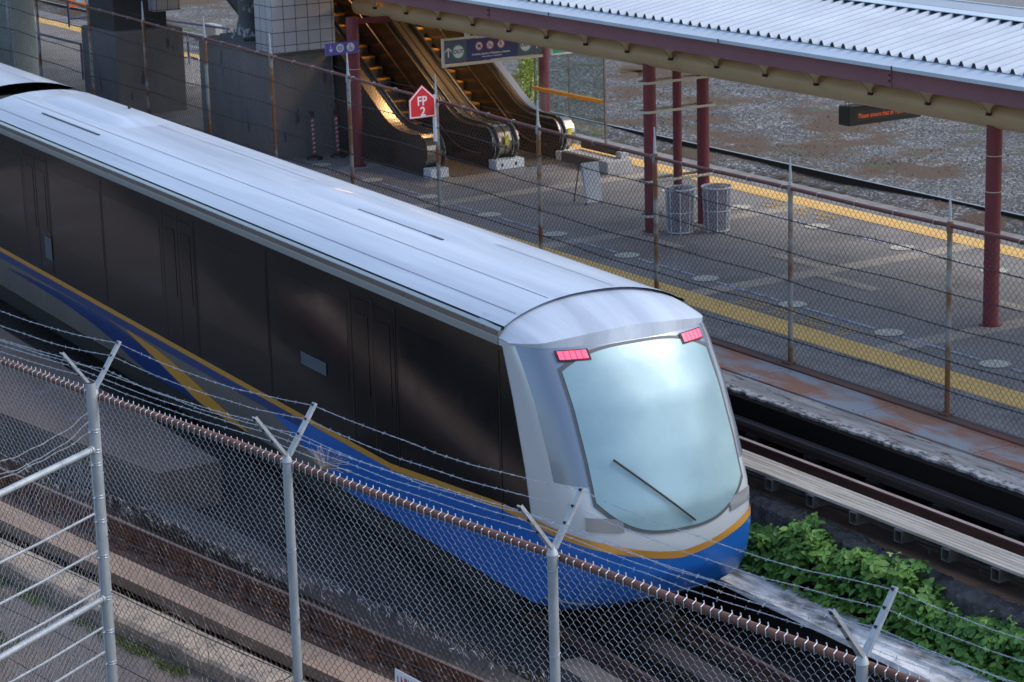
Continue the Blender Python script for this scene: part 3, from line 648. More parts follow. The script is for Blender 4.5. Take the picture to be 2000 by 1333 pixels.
# FP 2 sign on the fence post
fs = empty('fire_point_sign', (-38.95, 22.08, 2.3), 'red house-shaped sign reading FP 2 on the platform fence post', 'sign')
def sx(y, z, dx=0): return (-38.93 + dx, y, z)
pent = [(21.53, 2.50), (22.07, 2.50), (22.07, 2.83), (21.80, 3.08), (21.53, 2.83)]
g = MB(); g.extr(pent, -.012, 0, lambda p, t: sx(p[0], p[1], t)); g.build('panel', M['signwhite'], fs)
c_ = (21.80, 2.75); ins = lambda p, k: (c_[0] + (p[0] - c_[0]) * k, c_[1] + (p[1] - c_[1]) * k)
g = MB(); g.poly([sx(*ins(p, 1.04), -.016) for p in pent]); g.build('red_back', M['signred'], fs)
g = MB(); g.extr([ins(p, 1.045) for p in pent], -.010, -.004, lambda p, t: sx(p[0], p[1], t)); g.build('red_rim', M['signred'], fs)
g = MB(); g.poly([sx(*ins(p, .91), .003) for p in pent]); g.build('red_field', M['signred'], fs)
g = text_mb('FP', .235, lambda a, b: sx(21.79 + a * .92, 2.795 + b, .006), .004); g.build('letters', M['signwhite'], fs)
g = text_mb('2', .235, lambda a, b: sx(21.80 + a, 2.60 + b, .006), .004); g.build('numeral', M['signwhite'], fs)
g = MB(); g.box(-39.03, -38.95, 22.06, 22.10, 2.02, 2.88); g.build('bracket', M['wire'], fs)

# ================================================================== CANOPY
cp = empty('canopy', (-38, 26.1, 3.2), 'long station canopy with ribbed metal roof and maroon fascia on a beige tube beam', 'canopy')
g = MB(); X0, X1 = -49.35, -16.0
g.tube([(X0, 26.1, 3.345), (X1, 26.1, 3.345)], .205, 28); g.build('tube_beam', M['beige'], cp, True)
g = MB(); g.tube([(X0 - .015, 26.1, 3.345), (X0, 26.1, 3.345)], .19, 28); g.build('end_cap', M['beige'], cp)
for x in (-47.0, -36.7, -26.7):
    g = MB(); g.tube([(x, 26.1, 3.345), (x + .02, 26.1, 3.345)], .2085, 28); g.build('beam_joint', M['beige'], cp, True)
def roofz(y): return 4.335 + (y - 24.62) * .165
g = MB(); Xl, Xr = -52.0, -14.0
g.box(Xl, Xr, 24.585, 24.62, 3.86, 4.20); g.box(Xl, Xr, 24.62, 24.72, 3.86, 3.885); g.box(Xl, Xr, 24.62, 24.72, 4.17, 4.195); g.build('fascia', M['maroon'], cp)
for x in (-29.2, -41.2, -17.2):
    g = MB(); g.box(x - .10, x + .10, 24.572, 24.583, 3.862, 4.195)
    g.build('splice_plate', M['maroon'], cp)
    g = MB()
    for z in (3.95, 4.04): g.tube([(x + .06, 24.571, z), (x + .06, 24.558, z)], .018, 6)
    g.build('bolt', M['black'], cp)
# gutter: sloped pale face plus lip, dark gap under it
g = MB(); g.box(Xl, Xr, 24.60, 24.66, 4.20, 4.30); g.build('shadow_gap', M['black'], cp)
g = MB(); g.extr([(24.36, 4.165), (24.375, 4.165), (24.38, 4.20), (24.62, 4.318), (24.62, 4.332), (24.375, 4.222), (24.36, 4.232), (24.35, 4.228)], Xl, Xr, lambda p, t: (t, p[0], p[1])); g.build('gutter', M['gutter'], cp)
g = MB(); 
for x in (-38.6, -33.3, -28.85, -24.2, -20): g.box(x, x + .025, 24.343, 24.349, 4.17, 4.235)
g.build('gutter_joint', M['black'], cp)
# ribbed roof: trapezoid ribs
pitch = .2754; YR = 26.62
g = MB(); h = .075; x = Xl; prof = []
while x < Xr:
    prof += [(x, 0), (x + pitch - .125, 0), (x + pitch - .085, h), (x + pitch - .040, h)]; x += pitch
n = len(prof)
for (y, zoff) in ((24.60, 0), (YR, 0)):
    g.v += [(p[0], y, roofz(y) + p[1] + .005) for p in prof]
g.f = [(i, i + 1, n + i + 1, n + i) for i in range(n - 1)]
sheet = g.build('ribbed_sheet', M['roof'], cp)
# dark rib ends at the eave
g = MB(); x = Xl
while x < Xr:
    a = x + pitch - .120; z = roofz(24.6) + .006
    g.add([(a, 24.606, z), (x + pitch, 24.606, z), (x + pitch - .042, 24.606, z + h - .006), (x + pitch - .083, 24.606, z + h - .006)], [(0, 1, 2, 3)]); x += pitch
_n = len(sheet.data.vertices); me = bpy.data.meshes.new('ribbed_sheet'); _sv = [tuple(v.co) for v in sheet.data.vertices]; _sf = [tuple(p.vertices) for p in sheet.data.polygons]
me.from_pydata(_sv + [(a - cp.location.x, b - cp.location.y, c - cp.location.z) for a, b, c in g.v], [], _sf + [tuple(i + _n for i in f) for f in g.f])
me.materials.append(M['roof']); me.materials.append(M['black'])
for i, p in enumerate(me.polygons): p.material_index = 0 if i < len(_sf) else 1
sheet.data = me
# dark closure, then cap flashings and back slope
g = MB(); z = roofz(YR); g.box(Xl, Xr, YR - .03, YR + .02, z - .02, z + .06); g.build('ridge_closure', M['black'], cp)
g = MB(); g.extr([(YR - .02, z + .082), (YR - .02, z + .094), (YR + .20, z + .118), (YR + .20, z + .106)], Xl, Xr, lambda p, t: (t, p[0], p[1])); g.build('ridge_flashing', M['gutter'], cp)
g = MB(); g.extr([(YR + .205, z + .105), (YR + .205, z + .122), (YR + .50, z + .195), (YR + .52, z + .195), (YR + .52, z + .02)], Xl, Xr, lambda p, t: (t, p[0], p[1])); g.build('ridge_cap', M['cap'], cp)
g = MB(); g.extr([(YR + .50, z + .197), (YR + .54, z + .197), (YR + .54, z + .212), (YR + .50, z + .212)], Xl, Xr, lambda p, t: (t, p[0], p[1])); g.build('cap_edge', M['gutter'], cp)
g = MB(); g.extr([(YR + .52, z + .02), (YR + .52, z + .07), (30.6, 4.15), (30.6, 4.09)], Xl, Xr, lambda p, t: (t, p[0], p[1])); g.build('back_slope', M['roof'], cp)
# soffit and curved purlin ends resting on the tube
g = MB(); g.quad((Xl, 24.72, 4.18), (Xr, 24.72, 4.18), (Xr, 30.4, 4.10), (Xl, 30.4, 4.10)); g.build('soffit', mat('cream soffit', (0.38, 0.31, 0.21), .7), cp)
x = -48.2
while x < -16:
    g = MB(); N_ = 8
    # gusset: saddle like curved wedge from fascia back to the tube
    NW = 10
    for i in range(N_ + 1):
        f = i / N_
        for j in range(NW + 1):
            q = -1 + 2 * j / NW; hw = .54 * (1 - f) ** 1.7 + .035; g.v.append((x + q * hw, 25.70 + .17 * f + .13 * (1 - q * q) * (1 - f), 3.74 - .32 * f))
    g.f = [(i * (NW + 1) + j, i * (NW + 1) + j + 1, (i + 1) * (NW + 1) + j + 1, (i + 1) * (NW + 1) + j) for i in range(N_) for j in range(NW)]
    for q in (-1, 1): g.tube([(x + q * (.54 * (1 - f) ** 1.7 + .035), 25.695 + .17 * f, 3.74 - .32 * f) for f in [i / 8 for i in range(9)]], .013, 5)
    gus = g.build('purlin_gusset', M['beige'], cp, True)
    g = MB(); g.box(x - .035, x + .035, 25.83, 25.90, 3.375, 3.42); g.build('gusset_clip', M['black'], gus)
    x += 1.42
def column(x, y, r, z1, label, parent=None, bands=(), base=True):
    c = empty('canopy_column', (x, y, 0), label, 'column', 'maroon columns under the canopy')
    g = MB(); g.cyl(x, y, 0, z1, r, 24); g.build('shaft', M['red'], c, True)
    if base:
        g = MB(); g.cyl(x, y, 0, .025, r + .05, 20); g.build('base_plate', M['red'], c)
    for z in bands:
        g = MB(); g.cyl(x, y, z, z + .012, r + .004, 24); g.build('band', M['signframe'], c)
    return c
column(-28.38, 26.05, .125, 3.2, 'single maroon round column at far right of the platform', bands=(2.15, 2.72))
column(-37.80, 26.05, .120, 3.2, 'thick maroon column left of the wire bins, front one of its cluster')
column(-37.80, 26.68, .085, 3.3, 'slimmer maroon pipe column in the middle of the three-column cluster', base=False)
column(-37.80, 27.28, .118, 3.6, 'thick maroon column behind the right wire bin, rear one of its cluster', base=False)
column(-47.75, 25.05, .135, 3.3, 'maroon column in front of the left escalator by the purple sign', bands=(2.16, 2.55))
column(-50.35, 31.6, .13, 3.6, 'distant maroon column between the shrub and the glass screen')
g = MB(); g.box(-47.85, -47.65, 25.05, 26.2, 3.15, 3.25)
g.build('column_bracket', M['red'], cp)
# strap bands around the column cluster
sb = empty('conduit_straps', (-37.8, 26.6, 0), 'cream straps wrapped around the three-column cluster beside the bins', 'straps')
for z, m_ in ((2.83, 'signframe'), (2.28, 'signframe'), (.98, 'signframe'), (.32, 'signframe')):
    g = MB(); pts = []; y0, y1, hw = 25.93, 27.42, .17
    if z < .5: y1 = 26.18
    for k in range(9): a = pi + k * pi / 8; pts.append((-37.8 + hw * cos(a), y0 + .0 + hw * .6 * sin(a), z))
    for k in range(9): a = k * pi / 8; pts.append((-37.8 + hw * cos(a), y1 + hw * .6 * sin(a), z))
    pts.append(pts[0]); 
    if z > 1.5:
        for p, q in zip(pts, pts[1:]):
            g.add([(p[0], p[1], z), (q[0], q[1], z), (q[0], q[1], z + .045), (p[0], p[1], z + .045)], [(0, 1, 2, 3)])
            pi_ = lambda P: (-37.8 + (P[0] + 37.8) * .80, 26.67 + (P[1] - 26.67) * .97, z + .045)
            g.add([(p[0], p[1], z + .045), (q[0], q[1], z + .045), pi_(q), pi_(p)], [(0, 1, 2, 3)])
    else:
        g.tube(pts, .028, 8)
    g.build('strap', M[m_], sb, True)
g = MB(); g.box(-38.7, -38.1, 26.0, 26.25, 2.93, 3.0)
g.add([(-38.75, 25.95, 2.93), (-38.1, 25.95, 3.05), (-38.1, 26.3, 3.05), (-38.75, 26.3, 2.93)], [(0, 1, 2, 3)]); o = g.build('lamp_shade', M['beige']); tag(o, 'small beige angled shade beside the top of the front cluster column', 'shade')

# ================================================================== SIGNS
# OUT / no strollers sign at x=-44.5
os_ = empty('hanging_sign', (-44.5, 26.66, 2.8), 'long hanging navy sign with two OUT roundels in cream frame before the escalators', 'sign')
SX = -44.5; Ya, Yb, Za, Zb = 25.43, 27.90, 2.49, 3.09
def sq(y0, y1, z0, z1, dx, m, name, th=.004): g = MB(); g.box(SX + dx - th, SX + dx, y0, y1, z0, z1); return g.build(name, m, os_)
sq(Ya, Yb, Zb - .045, Zb, .03, M['signframe'], 'frame_bar', .06); sq(Ya, Yb, Za, Za + .055, .03, M['signframe'], 'frame_bar', .06); sq(Ya, Ya + .04, Za + .056, Zb - .046, .03, M['signframe'], 'frame_bar', .06)
fz0, fz1 = Za + .075, Zb - .065
sq(Ya + .045, Ya + .60, fz0, fz1, .0, M['slate'], 'end_panel', .03); sq(Ya + .605, Yb - .62, fz0, fz1, .002, M['navy'], 'centre_panel', .03); sq(Yb - .615, Yb - .01, fz0, fz1, .0, M['slate'], 'end_panel', .03)
def sY(y, z, dx): return (SX + dx, y, z)
for yc in (Ya + .39, Yb - .42):
    zc = 2.79 + .0
    g = MB(); g.disc(sY(yc, zc, .004), (0, 1, 0), (0, 0, 1), .155); g.build('roundel', M['signgreen'], os_)
    g = MB(); g.disc(sY(yc, zc, .0065), (0, 1, 0), (0, 0, 1), .128); g.build('roundel_face', M['signwhite'], os_)
    g = text_mb('OUT', .115, lambda a, b: sY(yc + a, zc + b, .009), .003); g.build('letters', mat('sign ink', (.02, .02, .04), .6), os_)
for yc in (Ya + .15, Yb - .14):
    zc = 2.79; g = MB(); 
    g.quad(sY(yc - .016, zc - .10, .006), sY(yc + .016, zc - .10, .006), sY(yc + .016, zc + .07, .006), sY(yc - .016, zc + .07, .006))
    g.add([sY(yc, zc + .105, .0065), sY(yc - .075, zc + .035, .0065), sY(yc - .075, zc + .0, .0065), sY(yc, zc + .068, .0065), sY(yc + .075, zc + .0, .0065), sY(yc + .075, zc + .035, .0065)], [(0, 1, 2, 3), (0, 3, 4, 5)])
    g.build('arrow', M['signwhite'], os_)
for k, yc in enumerate((26.33, 26.60, 26.87)):
    zc = 2.865
    g = MB(); g.disc(sY(yc, zc, .004), (0, 1, 0), (0, 0, 1), .095); g.build('symbol_disc', M['signwhite'], os_)
    g = MB(); g.disc(sY(yc, zc, .0065), (0, 1, 0), (0, 0, 1), .095, 24, .078); a = .062; g.quad(sY(yc - a, zc + a + .009, .0085), sY(yc - a - .009, zc + a, .0085), sY(yc + a, zc - a - .009, .0085), sY(yc + a + .009, zc - a, .0085)); g.build('ban_ring', M['signred'], os_)
    g = MB(); I = mat('sign ink', (.02, .02, .04), .6)
    if k == 0: g.quad(sY(yc - .04, zc - .02, .0075), sY(yc + .03, zc - .02, .0075), sY(yc + .04, zc + .03, .0075), sY(yc - .03, zc + .03, .0075)); g.disc(sY(yc - .02, zc - .035, .0075), (0, 1, 0), (0, 0, 1), .012, 8); g.disc(sY(yc + .02, zc - .035, .0075), (0, 1, 0), (0, 0, 1), .012, 8)
    elif k == 1: g.disc(sY(yc - .033, zc - .015, .0075), (0, 1, 0), (0, 0, 1), .026, 12, .018); g.disc(sY(yc + .033, zc - .015, .0075), (0, 1, 0), (0, 0, 1), .026, 12, .018); g.quad(sY(yc - .03, zc - .015, .0075), sY(yc - .022, zc - .015, .0075), sY(yc + .01, zc + .03, .0075), sY(yc + .0, zc + .03, .0075))
    else: g.disc(sY(yc - .005, zc - .015, .0075), (0, 1, 0), (0, 0, 1), .034, 12, .024); g.quad(sY(yc - .02, zc, .0075), sY(yc - .006, zc, .0075), sY(yc - .006, zc + .045, .0075), sY(yc - .02, zc + .045, .0075)); g.disc(sY(yc - .013, zc + .055, .0075), (0, 1, 0), (0, 0, 1), .011, 8)
    g.build('symbol', I, os_)
g = text_mb('No Strollers, Bicycles or Wheelchairs on Escalators', .056, lambda a, b: sY(26.62 + a * .80, 2.695 + b, .006), .0018); g.build('lettering', M['signwhite'], os_)
g = text_mb('Please use Elevator to Access Station', .040, lambda a, b: sY(26.64 + a * .80, 2.635 + b, .006), .001); g.build('lettering', M['signwhite'], os_)
g = MB(); g.box(SX - .03, SX + .03, 26.0, 26.10, Zb, 3.40); g.box(SX - .03, SX + .03, 27.2, 27.30, Zb, 3.9); g.build('hanger', M['signframe'], os_)
# purple direction sign
ps = empty('direction_sign', (-47.5, 24.6, 2.6), 'small violet sign with down arrow, train and wheelchair roundels left of a maroon column', 'sign')
PX = -47.55
def sP(y, z, dx=0): return (PX + dx, y, z)
g = MB(); g.box(PX - .06, PX, 24.28, 25.07, 2.535, 2.80); g.build('panel', M['purple'], ps)
g = MB(); g.disc(sP(24.62, 2.68, .003), (0, 1, 0), (0, 0, 1), .095); g.disc(sP(24.88, 2.68, .003), (0, 1, 0), (0, 0, 1), .095)
g.quad(sP(24.385, 2.64, .003), sP(24.405, 2.64, .003), sP(24.405, 2.75, .003), sP(24.385, 2.75, .003)); g.add([sP(24.395, 2.605, .004), sP(24.45, 2.665, .004), sP(24.43, 2.675, .004), sP(24.395, 2.64, .004), sP(24.36, 2.675, .004), sP(24.34, 2.665, .004)], [(0, 1, 2, 3), (0, 3, 4, 5)])
g.build('roundels_and_arrow', M['signwhite'], ps)
g = MB(); q = lambda y0, y1, z0, z1: g.quad(sP(y0, z0, .006), sP(y1, z0, .006), sP(y1, z1, .006), sP(y0, z1, .006))
q(24.57, 24.67, 2.70, 2.72); q(24.57, 24.585, 2.64, 2.70); q(24.655, 24.67, 2.64, 2.70); q(24.585, 24.655, 2.64, 2.652); q(24.60, 24.606, 2.652, 2.70); q(24.634, 24.640, 2.652, 2.70); q(24.60, 24.64, 2.612, 2.622)
g.disc(sP(24.875, 2.645, .006), (0, 1, 0), (0, 0, 1), .036, 16, .024); g.disc(sP(24.868, 2.738, .006), (0, 1, 0), (0, 0, 1), .014, 10); q(24.86, 24.878, 2.67, 2.722); q(24.878, 24.92, 2.66, 2.674); q(24.912, 24.924, 2.62, 2.66)
g.build('symbols', M['purple'], ps)
g = MB(); g.box(PX - .12, PX - .06, 25.0, 25.10, 2.56, 2.76); g.build('bracket', M['navy'], ps)
# LED display box
ld = empty('led_display', (-33.1, 27.2, 2.7), 'black hanging display box with orange dot-matrix text under the canopy beam', 'display')
LX = -33.05; ly0, ly1 = 26.97, 28.6; lz0, lz1 = 2.50, 2.83
g = MB(); g.bbox(LX - .30, LX, ly0, ly1, lz0, lz1, .012); g.build('case', M['ledbox'], ld)
g = MB(); g.quad((LX + .003, ly0 + .13, lz0 + .07), (LX + .003, ly1 - .13, lz0 + .07), (LX + .003, ly1 - .13, lz1 - .09), (LX + .003, ly0 + .13, lz1 - .09)); g.build('screen', M['ledface'], ld)
g = text_mb('Please ensure that all PERSONA', .118, lambda a, b: (LX + .006, 27.78 + a * .74, 2.655 + b), .001, 1.05); g.build('display_text', M['led'], ld)
g = MB()
for y in (27.05, 27.13, 28.3): g.cyl(LX - .2, y, lz1, 3.9, .013, 8)
g.build('hanger_rod', M['beige'], ld)
# green exit sign
ex = empty('exit_sign', (-46, 28.6, 2.2), 'small green EXIT sign half hidden by the beige canopy beam', 'sign')
g = MB(); g.bbox(-45.56, -45.5, 28.76, 29.34, 2.34, 2.70, .006); g.build('case', M['signwhite'], ex)
g = MB(); g.quad((-45.495, 28.80, 2.38), (-45.495, 29.30, 2.38), (-45.495, 29.30, 2.67), (-45.495, 28.80, 2.67)); g.build('green_face', M['exitg'], ex)
g = text_mb('EXIT', .17, lambda a, b: (-45.49, 29.05 + a, 2.52 + b), .003); g.build('letters', M['signwhite'], ex)
g = MB(); g.cyl(-45.53, 29.05, 2.7, 4.1, .012, 6); g.build('hanger_rod', M['beige'], ex)

# ================================================================== ESCALATORS
SL = math.tan(radians(31.0)); XB = -46.95
def htop(x, z=.93):   # handrail line with eased bend
    if x > XB + .5: return z
    if x < XB - .5: return z + (XB - x) * SL
    u = (XB + .5 - x); return z + SL * u * u / 2.0
def bal_prof(ztop, xn, lower=0.0, shrink=0.0):
    pts = []; cx, cz, r = xn - .38, .55, .38 - shrink
    top = ztop - shrink
    for k in range(0, 11): a = -pi * .42 + k * (pi * .92) / 10; pts.append((cx + r * cos(a), cz + r * sin(a)))
    x = cx - .1
    while x > -60: pts.append((x, htop(x, top))); x -= .15
    pts.append((-60, htop(-60, top))); pts.append((-60, htop(-60, top) - 1.35)); pts.append((-51.6, htop(-51.6, top) - 1.35)); pts.append((-51.6, lower)); pts.append((cx + .30, lower))
    return pts
def escalator(name, label, yl0, yl1, hl, ys0, ys1, yr0, yr1, hr):
    e = empty(name, (-45.4, (ys0 + ys1) / 2, 0), label, 'escalator', 'escalators leading up from the platform')
    for (a, b, hy_) in ((yl0, yl1, hl), (yr0, yr1, hr)):
        g = MB(); pr = bal_prof(.90, -45.42, shrink=.04); g.extr(pr, a, b, lambda p, t: (p[0], t, p[1])); g.build('balustrade', M['brnsteel'], e)
        # deck strip on top (bright)
        g = MB(); pts = [p for p in bal_prof(.90, -45.42, shrink=.03)[:-4] if p[0] > -60.1]
        for p, q in zip(pts, pts[1:]): g.quad((p[0], a + .012, p[1]), (q[0], a + .012, q[1]), (q[0], b - .012, q[1]), (p[0], b - .012, p[1]))
        g.build('deck_strip', M['deck'], e, True)
        # handrail
        g = MB(); path = [];
        for k in range(0, 13): an = -pi * .55 + k * (pi * 1.05) / 12; path.append((-45.80 + .40 * cos(an), hy_, .53 + .40 * sin(an)))
        x = -45.95
        while x > -59.8: path.append((x, hy_, htop(x, .93))); x -= .2
        g.tube(path, .042, 10); g.build('handrail', M['rubber'], e, True)
        # bright newel edge lines beside the rubber
        for s_ in (-.055, .055):
            g = MB(); g.tube([(p[0] - .012 * (1 if i < 13 else 0), p[1] + s_, p[2] - .022) for i, p in enumerate(path)], .009, 6); g.build('trim', M['steel'], e, True)
        # skirt guard
        g = MB(); g.bbox(-45.62, -45.30, a - .01, b + .01, 0.004, .20, .008); g.build('floor_guard', M['whiteplate'], e)
        g = MB(); g.box(-45.299, -45.292, (a + b) / 2 - .05, (a + b) / 2 - .01, .06, .13); g.build('socket', M['black'], e)
    for s_ in (ys0, ys1):  # inner trim line
        g = MB(); path = [(x_, s_ + (.012 if s_ == ys0 else -.012), htop(x_, .30)) for x_ in [-45.9 - .25 * i for i in range(56)]]; g.tube(path, .014, 6); g.build('inner_trim', M['deck'], e, True)
    g = MB(); g.box(-47.15, -45.15, ys0 + .01, ys1 - .01, .002, .014); g.build('comb_plate', M['step'], e)
    g = MB(); g.quad((-47.16, ys0 + .02, .018), (-47.08, ys0 + .02, .018), (-47.08, ys1 - .02, .018), (-47.16, ys1 - .02, .018)); g.build('comb_edge', M['stepy'], e)
    for k in range(28):
        xk = -47.35 - k * .36; zk = .20 * k + .02 if k else .02
        zk = max(.02, (XB - .35 - xk) * SL)
        g = MB(); g.box(xk - .36, xk, ys0 + .02, ys1 - .02, zk - .24 if k else -.02, zk); st_ = g.build('step', M['step'], e)
        g = MB(); g.box(xk - .055, xk + .006, ys0 + .025, ys1 - .025, zk - .035, zk + .004); g.quad((xk - .34, ys0 + .022, zk + .003), (xk, ys0 + .022, zk + .003), (xk, ys0 + .06, zk + .003), (xk - .34, ys0 + .06, zk + .003)); g.quad((xk - .34, ys1 - .06, zk + .003), (xk, ys1 - .06, zk + .003), (xk, ys1 - .022, zk + .003), (xk - .34, ys1 - .022, zk + .003)); g.build('yellow_edge', M['stepy'], st_)
    return e
escalator('escalator', 'left escalator with dark brown sides rising beside the tiled pier', 25.52, 25.95, 25.90, 26.0, 27.12, 27.16, 27.505, 27.27)
escalator('escalator', 'right escalator with dark brown sides rising beside the glass screen', 27.515, 27.86, 27.74, 27.90, 28.86, 28.90, 29.32, 29.02)
g = MB(); g.quad((-45.15, 24.9, .006), (-44.45, 24.9, .006), (-44.45, 30.2, .006), (-45.15, 30.2, .006)); o = g.build('landing_plate', mat('landing steel', (0.30, 0.30, 0.31), .5, .3, col2=(.22, .22, .23), scale=5), plat)
# yellow stickers on the newels
for (y, z) in ((27.50, .62), (29.12, .60)):
    g = MB(); g.box(-45.40, -45.385, y - .05, y + .05, z - .11, z + .11); o = g.build('warning_sticker', mat('yellow sticker', (.62, .6, .05), .6)); tag(o, 'yellow warning sticker on the %s escalator newel' % ('middle' if y < 28 else 'right-hand'), 'sticker')

# ================================================================== ADDED HALL ROOF, PIERS
pr_ = empty('concrete_pier', (-49.6, 23.85, 0), 'dark concrete pier with white tiled block on top next to the escalators', 'pier')
g = MB(); g.bbox(-53.3, -49.6, 23.85, 25.49, 0, 2.38, .03); g.build('pier_body', M['pier'], pr_)
g = MB(); g.bbox(-50.2, -49.30, 23.87, 25.42, 2.46, 5.28, .01); g.build('tiled_block', M['tile'], pr_)
g = MB(); g.box(-53.4, -49.5, 23.81, 25.50, 2.38, 2.45); g.build('top_slab', M['pier'], pr_)
pr2 = empty('concrete_pier', (-58.0, 23.7, 0), 'dark concrete pier with low wall at upper left behind the rusty fence', 'pier')
g = MB(); g.bbox(-60.3, -58.0, 23.7, 25.56, 0, 2.13, .03); g.build('pier_body', M['pier'], pr2)
g = MB(); g.bbox(-60.15, -58.4, 23.85, 25.3, 2.13, 5.2, .02); g.build('pier_upper', mat('upper pier', (0.045, 0.043, 0.046), .9, col2=(.06, .055, .055), scale=2), pr2)
g = MB(); g.bbox(-58.38, -57.95, 24.80, 25.50, 2.58, 5.2, .01); g.build('tiled_block', M['tile'], pr2)
# connecting dark back wall behind the pier, fills the gap left of the escalator
g = MB(); g.box(-62, -51.3, 25.0, 25.5, 0, .1)
w1 = empty('steel_pedestal', (-52.4, 24.8, 2.45), 'peeling painted steel pedestal bolted on top of the concrete pier', 'pedestal')
pm = mat('peeling paint', (0.085, 0.09, 0.10), .7, col2=(0.40, 0.42, 0.44), scale=3.5, lo=.55, hi=.60)
g = MB(); g.cyl(-52.4, 24.80, 2.53, 5.0, .27, 20); g.cyl(-52.4, 24.80, 2.53, 2.88, .36, 20, .28); g.build('shaft', pm, w1, True)
g = MB(); g.bbox(-53.05, -51.75, 24.30, 25.30, 2.45, 2.53, .01); g.build('base_plate', pm, w1)
g = MB()
for (dx_, dy_) in ((-.5, -.38), (.5, -.38), (.5, .38), (-.5, .38), (0, -.42)):
    g = MB(); g.cyl(-52.4 + dx_, 24.80 + dy_, 2.53, 2.69, .03, 8); g.build('anchor_bolt', M['galv'], w1)
g = MB(); g.tube([(-52.5, 24.75, 3.1), (-54.6, 24.3, 4.7)], .22, 14); g.build('brace', mat('dark steel', (.03, .03, .034), .6), w1, True)
g = MB(); g.bbox(-51.6, -50.6, 24.95, 25.45, 2.46, 4.4, .02); o = g.build('machine_cabinet', mat('dark green cabinet', (.028, .05, .035), .6, col2=(.02, .02, .02), scale=2)); tag(o, 'dark green cabinet standing between pedestal and tiled block', 'cabinet')
pp = empty('downpipe', (-49.55, 25.45, 0), 'thin grey pipe running down the pier beside the escalator', 'pipe')
g = MB(); g.cyl(-49.56, 25.44, 0, 2.3, .028, 8); g.build('pipe_run', M['tube'], pp); g = MB(); g.box(-49.62, -49.52, 25.38, 25.48, 1.1, 1.14); g.build('clip', M['tube'], pp)
cc = empty('round_column', (-62.6, 22.6, 0), 'pale round concrete column with a conduit at the upper left corner', 'column')
g = MB(); g.cyl(-64.30, 22.9, 0, 6, 1.0, 32); g.build('shaft', M['pierl'], cc, True)
g = MB(); g.cyl(-61.72, 22.3, 0, 6, .065, 12); g.build('conduit', M['galv'], cc, True)
# unseen hall slab added above the frame to keep the escalators in shade
hall = empty('shade_hall_roof', (-60, 27, 5), 'unseen concrete hall roof added to keep the escalators dark', 'building')
g = MB(); g.box(-84, -49.3, 22.9, 30.4, 5.3, 5.9); g.build('shade_slab', M['pier'], hall)
g = MB(); g.box(-60.0, -52.0, 29.42, 29.6, 2.9, 5.3); g.build('side_wall', mat('brown wall', (.10, .075, .055), .8), hall)
lm = empty('ceiling_lamp', (-53.2, 27.4, 5.2), 'warm ceiling lamp over the escalators', 'lamp')
for (x, y) in ((-52.6, 27.5), (-56.5, 27.5)):
    g = MB(); g.box(x - .5, x + .5, y - .12, y + .12, 5.2, 5.26); g.build('diffuser', mat('lamp glow', (1, .8, .5), .5, emit=((1.0, .62, .28), 30)), lm)
L1 = bpy.data.lights.new('hall_lamp', 'AREA'); L1.energy = 210; L1.color = (1.0, .70, .40); L1.size = 1.0; L1.size_y = .3; L1.shape = 'RECTANGLE'
lo = bpy.data.objects.new('hall_lamp', L1); COL.objects.link(lo); lo.location = (0, .1, -.08); lo.parent = lm
lm2 = empty('ceiling_lamp', (-48.2, 27.6, 4.06), 'warm strip lamp added under the canopy soffit to brighten the escalator foot', 'lamp')
g = MB(); g.box(-48.7, -47.7, 27.5, 27.7, 4.03, 4.075); g.build('diffuser', mat('lamp glow', (1, .8, .5), .5), lm2)
L2 = L1.copy(); L2.energy = 10; lo2 = bpy.data.objects.new('soffit_fill_light', L2); COL.objects.link(lo2); lo2.location = (0, 0, -.06); lo2.parent = lm2  # added fill light, brightens the dark escalator foot
# blue handrails
def blue_rail(loc, label, segs):
    b = empty('guard_rail', loc, label, 'railing', 'blue pipe guard rails')
    for s_ in segs: g = MB(); g.tube([Vector(s_[0]), Vector(s_[1])], .035, 8); g.build('pipe', M['blue'], b, True)
blue_rail((-66, 25, 0), 'dark blue pipe railing left of the first pier', [((-69.5, 25.6, 1.0), (-65.2, 25.6, 1.0)), ((-65.2, 25.6, 1.0), (-65.2, 25.6, 0)), ((-69.5, 25.6, 1.0), (-69.5, 25.6, 0))])
blue_rail((-70, 28, 0), 'dark blue railing below the orange board', [((-71.4, 27.70, 1.0), (-71.4, 28.6, 1.0)), ((-71.4, 27.70, 2.4), (-71.4, 27.70, .75))])
blue_rail((-62, 30, 0), 'dark blue pipe railing seen between the two piers', [((-71.6, 31.0, .66), (-67.0, 31.0, .80)), ((-66.2, 29.3, .65), (-66.2, 29.3, 0)), ((-66.2, 29.3, .2), (-65.6, 29.3, .2))])
ob = empty('orange_board', (-71.5, 28.9, 1.5), 'orange notice board with cyan sticker at upper left', 'board')
g = MB(); g.bbox(-71.6, -71.5, 27.76, 28.30, 1.33, 2.4, .01); g.build('panel', M['orange'], ob); g = MB(); g.quad((-71.495, 28.02, 1.47), (-71.495, 28.24, 1.47), (-71.495, 28.24, 1.8), (-71.495, 28.02, 1.8)); g.build('sticker', M['cyan'], ob)
g = MB(); g.bbox(-68.9, -68.1, 31.05, 31.3, .45, .80, .02); o = g.build('white_cabinet', M['coping']); tag(o, 'small white box behind the blue railing between the piers', 'box')
mbx = empty('mesh_barrier', (-62.4, 27.6, 0), 'white mesh barrier panels seen between the two dark piers', 'barrier')
